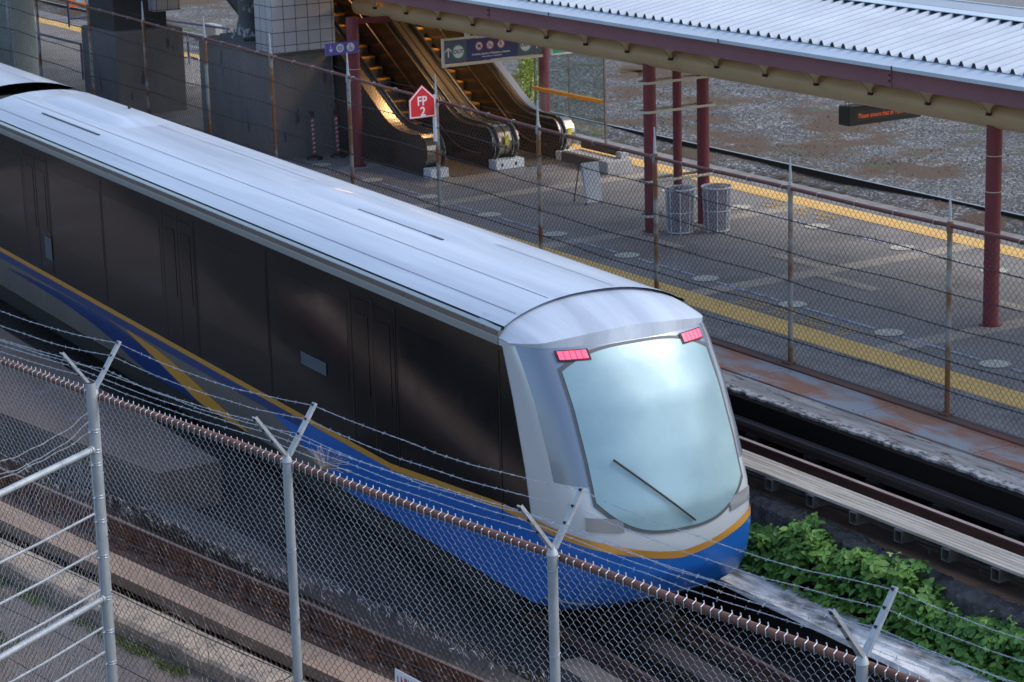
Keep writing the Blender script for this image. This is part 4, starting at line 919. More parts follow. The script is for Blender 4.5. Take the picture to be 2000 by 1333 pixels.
for (xa, xb, z1) in ((-63.1, -62.15, .72), (-61.85, -61.2, .45)):
    g = MB(); chain(g, Vector((0, 27.6, 0)), Vector((1, 0, 0)), Vector((0, 1, 0)), xa, xb, z1, 0, .09, .12, .006, 3, 0, .0); g.tube([(xa, 27.6, z1), (xb, 27.6, z1), (xb, 27.6, 0)], .012, 6); g.tube([(xa, 27.6, 0), (xa, 27.6, z1)], .012, 6); g.build('panel', M['signwhite'], mbx)

# ================================================================== SMALL THINGS ON THE PLATFORM
def stanchion(x, y, label, tilt=0):
    s_ = empty('stanchion', (x, y, 0), label, 'post', 'red and white striped stanchions')
    g = MB(); g.cyl(0, 0, 0, .05, .20, 20, .18); g.cyl(0, 0, .05, .10, .17, 20, .06); g.build('base', M['rubber'], s_, True, True)
    g = MB(); g.tube([(0, 0, .08), (tilt * 1.0, 0, .98)], .035, 12); g.build('post', M['stripe'], s_, True, True)
    g = MB(); g.tube([(tilt * .97, 0, .95), (tilt, 0, 1.0), (tilt, 0, 1.05), (tilt, 0, 1.08)], .055, 12); g.build('cap', M['rubber'], s_, True, True)
    return s_
def stripe_mat():
    m = bpy.data.materials.new('red white spiral tape'); m.use_nodes = True; N = m.node_tree.nodes; lk = m.node_tree.links; b = N['Principled BSDF']
    tc = N.new('ShaderNodeTexCoord'); wv = N.new('ShaderNodeTexWave'); mp = N.new('ShaderNodeMapping'); mp.inputs['Rotation'].default_value = (0, radians(20), 0); wv.bands_direction = 'Z'; wv.inputs['Scale'].default_value = 3.2
    wv.inputs['Distortion'].default_value = 0.0; cr = N.new('ShaderNodeValToRGB'); cr.color_ramp.interpolation = 'CONSTANT'; cr.color_ramp.elements[0].color = (.42, .02, .03, 1); cr.color_ramp.elements[1].color = (.5, .5, .52, 1); cr.color_ramp.elements[1].position = .55
    mp.inputs['Scale'].default_value = (2, 2, 1.0)
    lk.new(tc.outputs['Object'], mp.inputs[0]); lk.new(mp.outputs[0], wv.inputs[0]); lk.new(wv.outputs['Fac'], cr.inputs[0]); lk.new(cr.outputs[0], b.inputs['Base Color']); return m
M['stripe'] = stripe_mat()
stanchion(-49.2, 24.72, 'left red and white striped stanchion partly hidden by the train roof', -.05)
stanchion(-49.1, 25.27, 'right red and white striped stanchion with black round base', -.05)
# wire bins
def bin_(x, y, label):
    b = empty('wire_bin', (x, y, 0), label, 'bin', 'white wire litter bins')
    r0, r1, h_ = .235, .27, .86
    g = MB(); n = 22
    for i in range(7):
        f = i / 6; r = r0 + (r1 - r0) * f; z = .04 + (h_ - .04) * f
        for k in range(n): pass
    ring = lambda r, z, rr, nn=28: [(r * cos(2 * pi * k / nn) , r * sin(2 * pi * k / nn), z) for k in range(nn + 1)]
    for z, r, rr in ((.04, r0, .012), (.42, .252, .010), (h_, r1 + .012, .020)): g.tube(ring(r, z, rr), rr, 6)
    for k in range(8): a = 2 * pi * k / 8 + .2; g.tube([(r0 * cos(a), r0 * sin(a), .0), (r1 * cos(a), r1 * sin(a), h_)], .011, 6)
    g.build('frame', M['wire'], b, False, True)
    g = MB()
    for k in range(26):
        for dr in (-1, 1):
            a = 2 * pi * k / 26; g.tube([((r0 + (r1 - r0) * f) * cos(a + dr * f * 1.6), (r0 + (r1 - r0) * f) * sin(a + dr * f * 1.6), .04 + .8 * f) for f in [i / 6 for i in range(7)]], .0024, 3, False)
    g.build('mesh', M['wire'], b, False, True)
    g = MB(); n = 28; rows_ = 9
    for i in range(rows_):
        f = i / (rows_ - 1)
        for k in range(n): 
            a = 2 * pi * k / n; r = (r0 + (r1 - r0) * f) * (.93 + .03 * sin(k * 2.3 + i)) * (1 if i < rows_ - 1 else 1.13); g.v.append((r * cos(a), r * sin(a), .05 + (h_ - .02) * f - (.03 if i == rows_ - 1 else 0)))
    for i in range(rows_ - 1):
        for k in range(n): g.f.append((i * n + k, i * n + (k + 1) % n, (i + 1) * n + (k + 1) % n, (i + 1) * n + k))
    g.build('liner', M['bag'], b, True, True)
    return b
bin_(-37.32, 26.38, 'left white wire litter bin with clear bag, partly behind the fence post')
bin_(-37.02, 27.02, 'right white wire litter bin with clear bag below the rear maroon column')
# bench (concrete ends, timber seat) and white barrier leg
bn = empty('platform_bench', (-43.0, 28.4, 0), 'brown timber bench with pale concrete ends by the glass screen', 'bench')
g = MB(); g.bbox(-45.1, -43.62, 28.70, 28.82, .06, .27, .01); g.build('front_board', M['bwood'], bn)
g = MB(); g.bbox(-45.1, -43.50, 29.22, 29.32, .30, .46, .01); g.build('back_board', M['bwood'], bn)
g = MB(); g.bbox(-45.1, -43.62, 28.83, 29.21, .20, .27, .01); g.build('seat', M['coping'], bn)
g = MB(); g.bbox(-43.6, -43.25, 28.68, 29.34, 0, .28, .02); g.build('end_block', M['coping'], bn); g = MB(); g.bbox(-43.58, -43.38, 29.12, 29.32, .28, .42, .02); g.build('arm_block', M['coping'], bn)
wb = empty('board_stand', (-40.75, 26.65, 0), 'pale folding board stand alone on the platform', 'stand')
g = MB(); g.add([(-40.95, 26.50, .80), (-40.88, 26.50, .84), (-40.88, 26.90, .84), (-40.95, 26.90, .80), (-40.74, 26.52, .04), (-40.72, 26.52, .04), (-40.72, 26.88, .04), (-40.74, 26.88, .04)], [(0, 4, 7, 3), (1, 2, 6, 5), (0, 1, 5, 4), (2, 3, 7, 6), (0, 3, 2, 1), (4, 5, 6, 7)]); g.build('panel', mat('pale board', (.42, .46, .54), .5), wb)
g = MB()
for y in (26.47, 26.85): g.tube([(-40.72, y, .05), (-40.70, y, 0)], .015, 6); g.tube([(-40.93, y, .8), (-41.15, y, 0)], .012, 6)
g.build('leg', M['black'], wb)
# glass screen with yellow rail
gs = empty('glass_screen', (-48, 30.9, 0), 'greenish glass windscreen with yellow bar at the platform edge', 'screen')
g = MB(); g.box(-49.6, -46.62, 30.88, 30.895, .12, 3.5); g.build('pane', M['glass'], gs)
for x in (-46.60, -49.6, -48.13):
    g = MB(); g.box(x - .02, x + .02, 30.86, 30.91, -.0, 3.6) if x != -48.13 else g.box(x - .008, x + .008, 30.87, 30.905, .1, 3.6); g.build('mullion', M['tube'], gs)
g = MB(); g.box(-49.6, -46.65, 30.80, 30.85, .93, 1.01); g.build('yellow_bar', mat('amber bar', (.62, .28, .02), .5), gs)
# shrub beyond the far rail
def leaf(g, c, u, v, L_, W_):
    g.add([c, c + u * L_ * .35 + v * W_ * .5 + Vector((0, 0, .004)), c + u * L_, c + u * L_ * .35 - v * W_ * .5 + Vector((0, 0, .004))], [(0, 1, 2), (0, 2, 3)])
def rv(): return Vector((rnd.gauss(0, 1), rnd.gauss(0, 1), rnd.gauss(0, 1))).normalized()
sh = empty('shrub', (-58.6, 36.2, -1.0), 'yellow-green shrub behind the right escalator, sunlit brightness in its leaf colour', 'shrub')
g = MB()
for i in range(1500):
    a = rnd.uniform(0, 2 * pi); z = rnd.random() ** .8; r = .55 * (1 - z * .75) * sqrt(rnd.random()) + .05 * sin(a * 5)
    c = Vector((-58.7 + r * cos(a), 36.3 + r * sin(a), -1.0 + z * 1.65)); u = (rv() + Vector((0, 0, .4))).normalized(); v = u.cross(rv()).normalized(); leaf(g, c, u, v, .11, .05)
g.build('crown', M['leafs'], sh)
g = MB()
for k in range(7): a = k * .9; g.tube([(-58.7, 36.3, -1.05), (-58.7 + .2 * cos(a), 36.3 + .2 * sin(a), -.3), (-58.7 + .28 * cos(a), 36.3 + .28 * sin(a), .3)], .012, 5, True, .004)
g.build('stem', M['stem'], sh)
# weeds across the yard
g = MB()
for c_ in range(150):
    x0 = rnd.uniform(-58, -30); y0 = 36.3 + rnd.random() ** 1.6 * 7; sz = rnd.uniform(.08, .5)
    for i in range(int(30 * sz) + 6):
        c = Vector((x0 + rnd.gauss(0, sz), y0 + rnd.gauss(0, sz * .7), 0)); c.z = yz(c.x, c.y); u = Vector((rnd.uniform(-.6, .6), rnd.uniform(-.6, .6), 1)).normalized(); v = u.cross(rv()).normalized()
        leaf(g, c, u, v, rnd.uniform(.02, .07), .02)
o = g.build('yard_weeds', M['grass']); tag(o, 'thin weeds scattered over the gravel yard', 'weeds', kind='stuff')

# ================================================================== BRAMBLES
def hgt(x, y):
    b = .78 + .15 * sin(x * 1.3) + .12 * sin(x * 3.1 + 1) + .08 * sin(x * 5.7 + y * 3)
    e = min(1, max(0, (y - 18.55) / .22)) * min(1, max(.25, (19.50 - y) / .35)); return max(.08, b * e)
gl, gy, gst = MB(), MB(), MB()
def trefoil(g, c, s_, up):
    side = up.cross(rv()).normalized(); fw = up.cross(side).normalized()
    for k, (a, q) in enumerate(((0, 1.0), (2.0, .82), (-2.0, .82))):
        u = (fw * cos(a) + side * sin(a) + up * rnd.uniform(-.35, .1)).normalized(); v = u.cross(up).normalized(); L_ = s_ * q; W_ = L_ * .78
        w_ = up * (L_ * .10)
        g.add([c, c + u * L_ * .28 + v * W_ * .42 + w_, c + u * L_ * .66 + v * W_ * .40 + w_ * .6, c + u * L_ - w_ * .8, c + u * L_ * .66 - v * W_ * .40 + w_ * .6, c + u * L_ * .28 - v * W_ * .42 + w_, c + u * L_ * .5],
              [(0, 1, 6), (1, 2, 6), (2, 3, 6), (3, 4, 6), (4, 5, 6), (5, 0, 6)])
for i in range(5000):
    x = rnd.uniform(-27.5, -14.5); y = rnd.uniform(18.52, 19.30); h_ = hgt(x, y); z = -1.72 + h_ * (1 - rnd.random() ** 2.2 * .75)
    up = Vector((rnd.gauss(.12, .42), rnd.gauss(-.40, .42), 1)).normalized(); trefoil(gl if rnd.random() > .07 else gy, Vector((x, y, z)), rnd.triangular(.05, .18, .09), up)
for i in range(46):
    x = rnd.uniform(-26.5, -15); y = rnd.uniform(18.75, 19.2); z0 = -1.72 + hgt(x, y) * .8; H_ = rnd.uniform(.12, .42); lx, ly = rnd.uniform(-.15, .15), rnd.uniform(-.2, .1); q = []
    for k in range(6): f = k / 5; q.append(Vector((x + lx * f * f, y + ly * f * f, z0 + H_ * f)))
    gst.tube(q, .006, 5, True, .003)
    for k in range(1, 6): trefoil(gy if k > 4 else gl, q[k], rnd.uniform(.05, .11) * (1 - k * .07), Vector((rnd.gauss(0, .5), rnd.gauss(-.2, .5), 1)).normalized())
br = empty('bramble_patch', (-21, 19, -1.72), 'dense green bramble patch between the plank walkway and the white beam', 'brambles'); br['kind'] = 'stuff'
gl.build('foliage', M['leaf'], br); gy.build('young_foliage', M['leafy'], br); gst.build('stems', M['stem'], br)

# grass along the ledge and on the asphalt, lower left
g = MB()
def blades(x, y, z, n, sp, h0, h1, gg):
    for i in range(n):
        c = Vector((x + rnd.gauss(0, sp), y + rnd.gauss(0, sp * .5), z)); u = Vector((rnd.uniform(-.7, .7), rnd.uniform(-.7, .7), 1)).normalized(); v = u.cross(rv()).normalized(); L_ = rnd.uniform(h0, h1)
        gg.add([c - v * .005, c + v * .005, c + u * L_ * .6 + v * .004, c + u * L_ + Vector((u.x, u.y, -.4)) * L_ * .25, c + u * L_ * .6 - v * .004], [(0, 1, 2, 3, 4)])
for i in range(130):
    x = rnd.uniform(-33.5, -24.5); dens = .5 + .5 * sin(x * 2.3)
    if rnd.random() < dens + .25: blades(x, ledq(x) - .27 + rnd.gauss(0, .05), -1.42, 34, .08, .03, .11, g)
for i in range(60): blades(-28.0 + rnd.gauss(0, .5), 9.0 + rnd.gauss(0, .22), -1.42, 30, .09, .03, .09, g)
for i in range(30): blades(-30.5 + rnd.gauss(0, .6), 10.25 + rnd.gauss(0, .16), -1.42, 26, .09, .03, .09, g)
o = g.build('grass', M['grass']); tag(o, 'tufts of short grass along the concrete ledge and asphalt', 'grass', kind='stuff')
# dry grass tuft near second near-fence post
g = MB(); c0 = Vector((-33.0, 13.95, -1.6))
c0 = fp(3.2, .55, RZ - .10)
o_t = empty('dry_grass_tuft', (-17.0, 8.8, 3.5), 'dry straw tuft poking above the rusty rail right of the second post', 'grass tuft')
for i in range(46):
    a = rnd.uniform(-1.2, 1.5); b = fp(3.12 + rnd.uniform(0, .10), .10, RZ - .06); tip = fp(3.12 + .28 * sin(a) + .1, .10 + rnd.uniform(-.05, .05), RZ - .02 + .16 * cos(a) * rnd.uniform(.6, 1)); g.tube([b, b.lerp(tip, .6) + Vector((0, 0, .015)), tip], .0016, 3, False)
g.build('straw', M['dry'], o_t)

# ================================================================== TRAIN
tr = empty('train', C0 + Vector((0, 0, -2.02)), 'silver, black and blue metro train with red tail lights running past the platform', 'train', rz=TH)
# local coordinates: x = s along the train, y = w across, z = height above rail
ZO = 2.02
def TZ(z): return z + ZO
paint = dict(
 roof=mat('train roof paint', (0.53, 0.61, 0.72), .36, .05, col2=(0.38, 0.44, 0.54), scale=1.1, stretch=(.10, 2.2, 1), coat=.12, lo=.38, hi=.66, speck=(26, (.40, .44, .50), .72)),
 roofs=mat('train roof side strip', (0.36, 0.40, 0.42), .20, .5, coat=.3),
 glassb=mat('black side glass', (0.008, 0.009, 0.011), .12, 0, spec=.28, coat=.08, col2=(0.017, 0.017, 0.018), scale=.5, stretch=(.35, 1, 1.4)),
 door=mat('black door glass', (0.011, 0.012, 0.014), .14, 0, spec=.3, coat=.08),
 pane=mat('tinted window pane', (0.014, 0.016, 0.019), .06, 0, spec=.4, coat=.08, col2=(0.012, 0.012, 0.014), scale=.8), sealg=mat('dark grey seal', (0.07, 0.085, 0.10), .5), seam=mat('panel seam', (0.004, 0.004, 0.004), .5),
 grey=mat('lower body grey', (0.185, 0.175, 0.172), .30, .2, col2=(0.15, 0.14, 0.138), scale=.5, coat=.3),
 blue=mat('livery blue', (0.014, 0.125, 0.47), .28, 0, coat=.4), dblue=mat('livery dark blue', (0.012, 0.042, 0.17), .28, 0, coat=.4),
 orange=mat('livery orange', (0.50, 0.25, 0.045), .35, 0),
 shell=mat('front shell silver', (0.52, 0.57, 0.62), .25, .15, coat=.5), mask=mat('front mask grey', (0.20, 0.25, 0.33), .22, .3, coat=.5),
 wind=mat('sky-toned windscreen', (0.20, 0.33, 0.40), .38, .25, coat=.18, col2=(0.27, 0.42, 0.48), scale=.8, lo=.35, hi=.65),  # pale sky reflection put into the opaque glass colour
 red=mat('tail light red', (0.85, 0.04, 0.08), .3, 0, emit=((1.0, .06, .12), 1.3)),
 rubber=M['rubber'], under=M['dark'])
HW = 1.42; SE = -26.65         # side wall ends here
ZB, ZS = -1.42, 2.0
def build_car(par, s0, s1, first):
    # lower body
    def wall(side, za, zb, a, b, name, m, off=0.0, label=None):
        y = side * (HW + off); g = MB(); g.quad((a, y, TZ(za)), (b, y, TZ(za)), (b, y, TZ(zb)), (a, y, TZ(zb))); return g.build(name, m, par, False, True, label)
    g = MB(); g.box(s0, s1, -HW, HW, TZ(ZB), TZ(ZS)); g.build('body', paint['grey'], par, False, True)
    for side in (-1, 1):
        wall(side, -.60, 1.82, s0, s1, 'window_band', paint['glassb'], .004)
        wall(side, -.69, -.60, s0, s1, 'orange_stripe', paint['orange'], .004)
        wall(side, -.83, -.69, s0, s1, 'blue_stripe', paint['dblue'], .004)
    # doors and window seams
    n = 3; L_ = s1 - s0
    for k in range(n):
        c = s0 + L_ * (k + .5) / n
        for side in (-1, 1):
            for q in (-1, 1):
                g = MB(); y = side * (HW + .010); a, b = (c + .02 * q, c + .68 * q); a, b = min(a, b), max(a, b)
                g.quad((a, y, TZ(-.55)), (b, y, TZ(-.55)), (b, y, TZ(1.62)), (a, y, TZ(1.62))); d_ = g.build('door', paint['door'], par, False, True)
                g = MB(); y2 = side * (HW + .016); g.quad((a + .12, y2, TZ(.25)), (b - .12, y2, TZ(.25)), (b - .12, y2, TZ(1.42)), (a + .12, y2, TZ(1.42))); g.build('door_window', paint['glassb'], d_, False, True)
            g = MB(); y = side * (HW + .014)
            for x in (c - .72, c, c + .72): g.quad((x - .012, y, TZ(-.58)), (x + .012, y, TZ(-.58)), (x + .012, y, TZ(1.70)), (x - .012, y, TZ(1.70)))
            g.build('door_seal', paint['seam'], par, False, True)
            if first or k > 0:
              for (xa, xb) in ((c + .86, c + L_ / (2 * n) - .06), (c - L_ / (2 * n) + .06, c - .86)):
                g2 = MB(); y3 = side * (HW + .007); g2.quad((xa, y3, TZ(.10)), (xb, y3, TZ(.10)), (xb, y3, TZ(1.50)), (xa, y3, TZ(1.50))); g2.build('window', paint['pane'], par, False, True)
            for x in (c - L_ / (2 * n), c + L_ / (2 * n)):
                g = MB()
                g.quad((x - .010, y, TZ(-.5)), (x + .010, y, TZ(-.5)), (x + .010, y, TZ(1.75)), (x - .010, y, TZ(1.75))); g.build('window_seal', paint['seam'], par, False, True)
    # roof shell: crowned section
    sec = [(-HW - .015, 1.82), (-HW - .005, 1.90), (-HW + .015, 1.985), (-HW + .05, 2.035)]
    g = MB(); ends = []
    def sweep(sec_, name, m, sm=True):
        g = MB(); k = len(sec_); xs_ = [s0] + [s0 + (s1 - s0) * i / 30 for i in range(1, 30)] + [s1]
        for x in xs_: g.v += [(x, p[0], TZ(p[1])) for p in sec_]
        for i in range(len(xs_) - 1):
            for j in range(k - 1): a = i * k + j; g.f.append((a, a + k, a + k + 1, a + 1))
        return g.build(name, m, par, sm, True)
    sweep(sec, 'roof_edge', paint['roofs']); sweep([(-p[0], p[1]) for p in sec][::-1], 'roof_edge', paint['roofs'])
    sweep([(-HW + .05, 2.035), (-HW + .055, 2.012), (-HW + .085, 2.012), (-HW + .09, 2.045)], 'roof_groove', paint['seam'], False); sweep([(HW - .09, 2.045), (HW - .085, 2.012), (HW - .055, 2.012), (HW - .05, 2.035)], 'roof_groove', paint['seam'], False)
    top = [];
    for i in range(21):
        w_ = -HW + .09 + (2 * HW - .18) * i / 20; top.append((w_, roofc(w_)))
    sweep(top, 'roof', paint['roof'])
    # fine seams and raised lengthwise ribs
    for w_ in (-1.10, -.62, .35, 1.0):
        g = MB(); z = roofc(w_) + .003; g.quad((s0 + .1, w_ - .006, TZ(z)), (s1 - .1, w_ - .006, TZ(z)), (s1 - .1, w_ + .006, TZ(z)), (s0 + .1, w_ + .006, TZ(z))); g.build('roof_seam', mat('thin grey seam', (.22, .24, .28), .4), par, False, True)
    g = MB(); g.box(s0, s1, -HW + .15, HW - .15, TZ(-1.86), TZ(ZB - .002)); g.build('underframe', paint['under'], par, False, True)
    for c in (s0 + 2.6, s1 - 2.4):
        b_ = MB(); b_.box(c - 1.5, c + 1.5, -1.15, 1.15, TZ(-1.96), TZ(-1.90)); bg_ = b_.build('bogie', paint['under'], par, False, True)
        for dx_ in (-.95, .95):
            for w_ in (-.80, .80): g = MB(); g.tube([(c + dx_, w_ - .06, TZ(-1.70)), (c + dx_, w_ + .06, TZ(-1.70))], .32, 20); g.build('wheel', M['brownrail'], bg_, True, True)
def roofc(w_): return 2.045 + .30 * (1 - abs(w_ / (HW - .09)) ** 2.3) ** .9 if abs(w_) < HW - .09 else 2.045
build_car(tr, -49.0, SE, True)
# livery shapes on the near side and mirrored on the far side
def side_poly(pts, name, m, off):
    for side in (-1, 1):
        g = MB(); P = [(p[0], side * (HW + off), TZ(p[1])) for p in pts]; g.poly(P if side < 0 else P[::-1]); g.build(name, m, tr, False, True)
def band(top, bot): return top + bot[::-1]
def sm(pts, n=8):
    out = []
    for i in range(len(pts) - 1):
        p0 = pts[max(i - 1, 0)]; p1 = pts[i]; p2 = pts[i + 1]; p3 = pts[min(i + 2, len(pts) - 1)]
        for k in range(n):
            t = k / n; out.append(tuple(.5 * ((2 * p1[j]) + (-p0[j] + p2[j]) * t + (2 * p0[j] - 5 * p1[j] + 4 * p2[j] - p3[j]) * t * t + (-p0[j] + 3 * p1[j] - 3 * p2[j] + p3[j]) * t ** 3) for j in (0, 1)))
    out.append(pts[-1]); return out
def side_strip(top, bot, name, m, off):
    T_, B_ = sm(top), sm(bot)
    for side in (-1, 1):
        g = MB(); n = len(T_)
        g.v = [(p[0], side * (HW + off), TZ(max(ZB, min(p[1], -.835)))) for p in T_] + [(p[0], side * (HW + off), TZ(max(ZB, min(p[1], -.835)))) for p in B_]
        g.f = [(i, i + 1, n + i + 1, n + i) for i in range(n - 1)]; g.build(name, m, tr, False, True)
side_strip([(-47.5, -.95), (-44, -.86), (-41.5, -.86), (-39.6, -1.02), (-38.2, -1.25), (-36.6, -1.42)], [(-47.5, -.97), (-44, -1.02), (-41.8, -1.16), (-40.4, -1.34), (-39.4, -1.42), (-38.4, -1.45)], 'blue_swoosh', paint['dblue'], .006)
side_strip([(-40.6, -.83), (-39.0, -.90), (-37.6, -1.06), (-36.4, -1.24), (-35.0, -1.42)], [(-40.6, -.86), (-39.6, -1.02), (-38.4, -1.22), (-37.4, -1.38), (-36.6, -1.45)], 'orange_swoosh', paint['orange'], .008)
side_poly([(-34.2, -.83), (-31.5, ZB), (SE, ZB), (SE, -.83)], 'blue_panel', paint['blue'], .006)
side_poly([(-33.0, -.69), (SE, -.69), (SE, -.83), (-33.0, -.83)], 'blue_panel', paint['blue'], .0065)
# rising stripe near the front
side_poly([(-30.0, -.69), (SE, -.38), (SE, -.29), (-30.0, -.60)], 'orange_stripe', paint['orange'], .010)
side_poly([(-30.0, -.70), (SE, -.70), (SE, -.38)], 'blue_panel', paint['blue'], .009)
for (a, b, za, zb) in ((-32.9, -32.0, .22, .42), (-44.95, -44.55, -.28, .16)):
    for side in (-1, 1):
        g = MB(); y = side * (HW + .02); g.quad((a, y, TZ(za)), (b, y, TZ(za)), (b, y, TZ(zb)), (a, y, TZ(zb))); g.build('info_sticker', mat('pale blue sticker', (.055, .085, .12), .4), tr, False, True)
# roof equipment humps and slots
def hump(a, b, w0, w1, h_, m, name='roof_hump'):
    g = MB(); na, nw = 14, 8
    for i in range(na + 1):
        for j in range(nw + 1):
            u, v = i / na, j / nw; x = a + (b - a) * u; w_ = w0 + (w1 - w0) * v; e = min(1, min(u, 1 - u) * 5) * min(1, min(v, 1 - v) * 4); e = e * e * (3 - 2 * e)
            g.v.append((x, w_, TZ(roofc(w_) - .01 + h_ * e)))
    for i in range(na):
        for j in range(nw): a_ = i * (nw + 1) + j; g.f.append((a_, a_ + nw + 1, a_ + nw + 2, a_ + 1))
    g.build(name, m, tr, True, True)
hump(-48.3, -43.0, -.45, .75, .11, paint['roof']); hump(-36.5, -29.6, -.25, .85, .06, paint['roof'])
for (a, b, w_) in ((-46.5, -43.2, -.80), (-33.4, -30.6, -.15)):
    g = MB(); z = roofc(w_) + .012; g.box(a, b, w_ - .018, w_ + .018, TZ(z - .03), TZ(z)); g.build('roof_slot', mat('dark slot', (.03, .035, .045), .4), tr, False, True)
g = MB(); g.tube([(-44.9, .42, TZ(2.30)), (-44.9, .42, TZ(2.52))], .045, 10, True, .02); g.build('antenna', M['black'], tr, True, True)
# ---- front end: lofted shell
def sface(w_, z):
    # centre line profile of the nose
    prof = [(-1.42, -25.20), (-1.25, -24.87), (-.9, -24.65), (-.5, -24.57), (0.0, -24.64), (.6, -24.88), (1.2, -25.18), (1.7, -25.52), (2.0, -25.78), (2.2, -26.05), (2.34, -26.4)]
    s_ = prof[-1][1]
    for (z0, s0_), (z1, s1_) in zip(prof, prof[1:]):
        if z <= z1:
            f = max(0, (z - z0) / (z1 - z0)); s_ = s0_ + (s1_ - s0_) * f; break
    u = min(1, abs(w_) / HW); c = .42 * u ** 2.4 + .30 * max(0, (u - .80) / .20) ** 2
    return s_ - c
def wlim(z):   # half width, narrowing at the roof to follow the crown
    if z <= 1.9: return HW
    f = min(1, (z - 1.9) / .44); return HW * sqrt(max(0, 1 - f ** 2.2)) if f > 0 else HW
NU = 44; zs = [-1.42, -1.35, -1.25, -1.1, -.9, -.7, -.5, -.25, 0, .3, .6, .9, 1.2, 1.45, 1.65, 1.8, 1.9]
g = MB(); rowsz = zs
for z in zs:
    for i in range(NU + 1): w_ = -HW + 2 * HW * i / NU; g.v.append((sface(w_, z), w_, TZ(z)))
for r_ in range(len(zs) - 1):
    for i in range(NU): a = r_ * (NU + 1) + i; g.f.append((a, a + 1, a + NU + 2, a + NU + 1))
# join to the side walls
base = len(g.v)
for side, idx in ((-HW, 0), (HW, NU)):
    for r_, z in enumerate(zs):
        g.v.append((SE, side, TZ(z)))
for r_ in range(len(zs) - 1):
    a = r_ * (NU + 1); g.f.append((base + r_, a, a + NU + 1, base + r_ + 1))
    a = r_ * (NU + 1) + NU; b = base + len(zs) + r_; g.f.append((a, b, b + 1, a + NU + 1))
g.build('front_shell', paint['shell'], tr, True, True)
# brow: roof blending forward
g = MB(); nr = 10
def brow(u, w_):   # u 0 at brow lip, 1 at roof section
    zt = roofc(w_) if abs(w_) < HW - .09 else 2.045 - (abs(w_) - HW + .09) * 1.4
    zl = 1.90 + .16 * max(0, 1 - (abs(w_) / HW) ** 2) ; sl = sface(w_, 1.9) + .05 - .10 * (1 - abs(w_) / HW)
    x = sl + (SE - .25 - sl) * u if False else sl + (-27.3 - sl) * u
    z = zl + (zt - zl) * sin(u * pi / 2) ** .8
    return (x, w_, TZ(z))
for i in range(nr + 1):
    for j in range(NU + 1): w_ = -HW + 2 * HW * j / NU; g.v.append(brow(i / nr, w_))
for i in range(nr):
    for j in range(NU): a = i * (NU + 1) + j; g.f.append((a, a + 1, a + NU + 2, a + NU + 1))
# close lip down to shell
b0 = len(g.v)
for j in range(NU + 1): w_ = -HW + 2 * HW * j / NU; g.v.append((sface(w_, 1.86) - .01, w_, TZ(1.86)))
for j in range(NU): g.f.append((b0 + j, b0 + j + 1, j + 1, j))
g.build('brow', paint['roof'], tr, True, True)
def patch(w0, w1, zlo, zhi, name, m, off=.012, nu=30, nz=14, parent=tr):
    g = MB()
    for j in range(nz + 1):
        for i in range(nu + 1):
            w_ = w0 + (w1 - w0) * i / nu; a, b = zlo(w_), zhi(w_); z = a + (b - a) * j / nz; e = .02
            n_ = Vector((1, -(sface(w_ + e, z) - sface(w_ - e, z)) / (2 * e), -(sface(w_, z + e) - sface(w_, z - e)) / (2 * e))).normalized()
            g.v.append((sface(w_, z) + n_.x * off, w_ + n_.y * off, TZ(z + n_.z * off)))
    for j in range(nz):
        for i in range(nu): a = j * (nu + 1) + i; g.f.append((a, a + 1, a + nu + 2, a + nu + 1))
    return g.build(name, m, parent, True, True)
# livery on the face
vz = lambda w_: -.60 + .34 * (abs(w_) / HW) ** 1.4
patch(-HW, HW, lambda w_: -1.42, lambda w_: vz(w_) - .10, 'front_blue', paint['blue'], .008, 40, 10)
patch(-HW, HW, lambda w_: vz(w_) - .10, lambda w_: vz(w_), 'orange_stripe', paint['orange'], .009, 40, 2)
def quarter(zf0, zf1, name, m, off, n=10, nz=10):
    for side in (-1, 1):
        g = MB()
        for k in range(n + 1):
            f = k / n
            for q in range(nz + 1):
                z = zf0(f) + (zf1(f) - zf0(f)) * q / nz; x = SE + (sface(HW, z) + .012 - SE) * f; g.v.append((x, side * (HW + off), TZ(z)))
        for k in range(n):
            for q in range(nz): a = k * (nz + 1) + q; b = a + nz + 1; g.f.append((a, b, b + 1, a + 1) if side < 0 else (a, a + 1, b + 1, b))
        g.build(name, m, tr, False, True)
quarter(lambda f: -1.41, lambda f: -.38 + .02 * f, 'blue_panel', paint['blue'], .009)
quarter(lambda f: -.38 + .02 * f, lambda f: -.29 + .03 * f, 'orange_stripe', paint['orange'], .010)
for side in (-1, 1):
    g = MB(); P = [(SE, side * (HW + .006), TZ(-.29)), (SE + .75, side * (HW + .006), TZ(-.27)), (SE + .62, side * (HW + .006), TZ(.3)), (SE + .34, side * (HW + .006), TZ(1.2)), (SE + .10, side * (HW + .006), TZ(1.82)), (SE, side * (HW + .006), TZ(1.82))]
    g.poly(P if side < 0 else P[::-1]); g.build('cab_side_glass', paint['glassb'], tr, False, True)
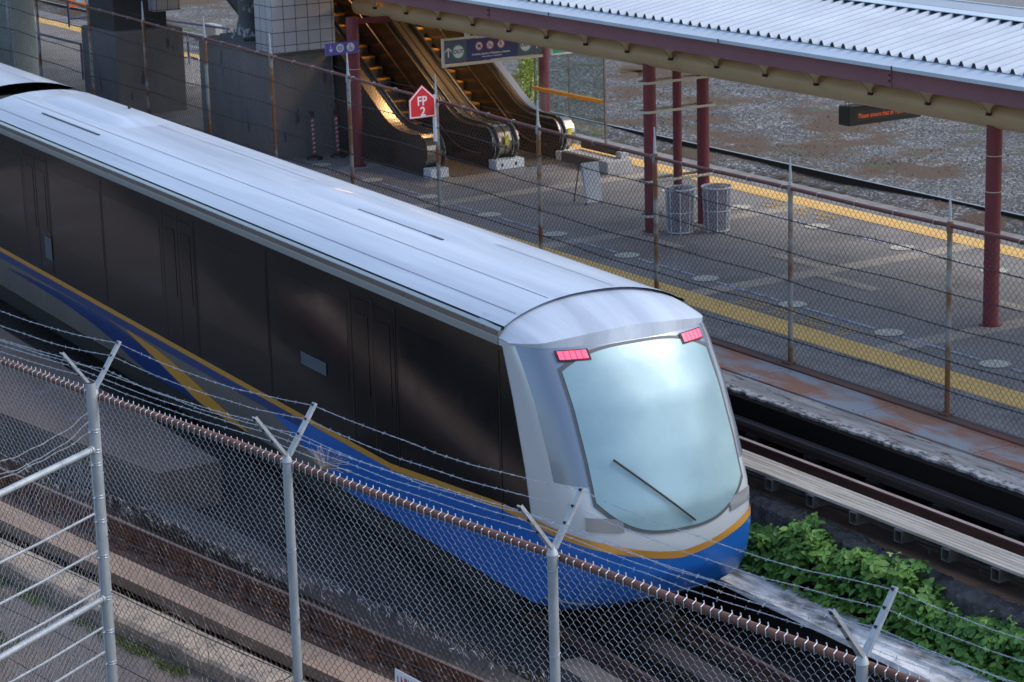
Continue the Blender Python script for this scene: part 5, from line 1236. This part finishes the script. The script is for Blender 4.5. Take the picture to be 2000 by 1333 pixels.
# grey mask behind the windscreen
patch(-HW * .97, HW * .97, lambda w_: .25 + .05 * abs(w_), lambda w_: 1.88, 'front_mask', paint['mask'], .010, 40, 14)
win = patch(-1.06, 1.06, lambda w_: -.30 + .42 * (abs(w_) / 1.06) ** 3, lambda w_: 1.84 - .22 * (abs(w_) / 1.06) ** 3, 'windscreen', paint['wind'], .022, 36, 20)
patch(-1.10, 1.10, lambda w_: -.34 + .42 * (abs(w_) / 1.10) ** 3, lambda w_: 1.875 - .22 * (abs(w_) / 1.10) ** 3, 'windscreen_seal', paint['sealg'], .016, 36, 20, win)
for s_ in (-1, 1):
    hs = patch(min(s_ * .67, s_ * 1.07), max(s_ * .67, s_ * 1.07), lambda w_: 1.725, lambda w_: 1.845, 'lamp_housing', M['black'], .030, 8, 3)
    for q in range(5):
        a_ = s_ * (.70 + .07 * q); b_ = s_ * (.70 + .07 * q + .062); patch(min(a_, b_), max(a_, b_), lambda w_: 1.74, lambda w_: 1.83, 'tail_light', paint['red'], .040, 3, 3, hs)
    patch(min(s_ * .78, s_ * 1.20), max(s_ * .78, s_ * 1.20), lambda w_: -.34 + .1 * abs(w_), lambda w_: -.17 + .1 * abs(w_), 'headlight', mat('lamp lens', (.30, .33, .36), .1, .3, coat=.8), .018, 8, 4)
# wiper
g = MB(); pts = []
for k in range(12): f = k / 11; w_ = -.78 + .95 * f; z = .62 - .85 * f; pts.append((sface(w_, z) + .06, w_, TZ(z)))
g.tube(pts, .014, 6); pts2 = [(sface(.17, -.23) + .05, .17, TZ(-.23)), (sface(-.1, .02) + .07, -.12, TZ(.03))]; g.tube(pts2, .012, 6)
g.build('wiper', M['black'], win, True, True)
g = MB(); g.box(-25.7, -25.15, -.22, .22, TZ(-1.72), TZ(-1.46)); g.tube([(-25.3, 0, TZ(-1.6)), (-24.95, 0, TZ(-1.6))], .10, 12); g.build('coupler', paint['under'], tr, False, True)
# front side quarter (dark cab glass leaning edge)
# gangway between the cars
g = MB(); g.box(-50.35, -49.0, -1.15, 1.15, TZ(-1.3), TZ(2.12)); g.build('gangway_bellows', mat('bellows rubber', (.025, .03, .036), .7), tr, False, True)
build_car(tr, -66.0, -50.35, False)
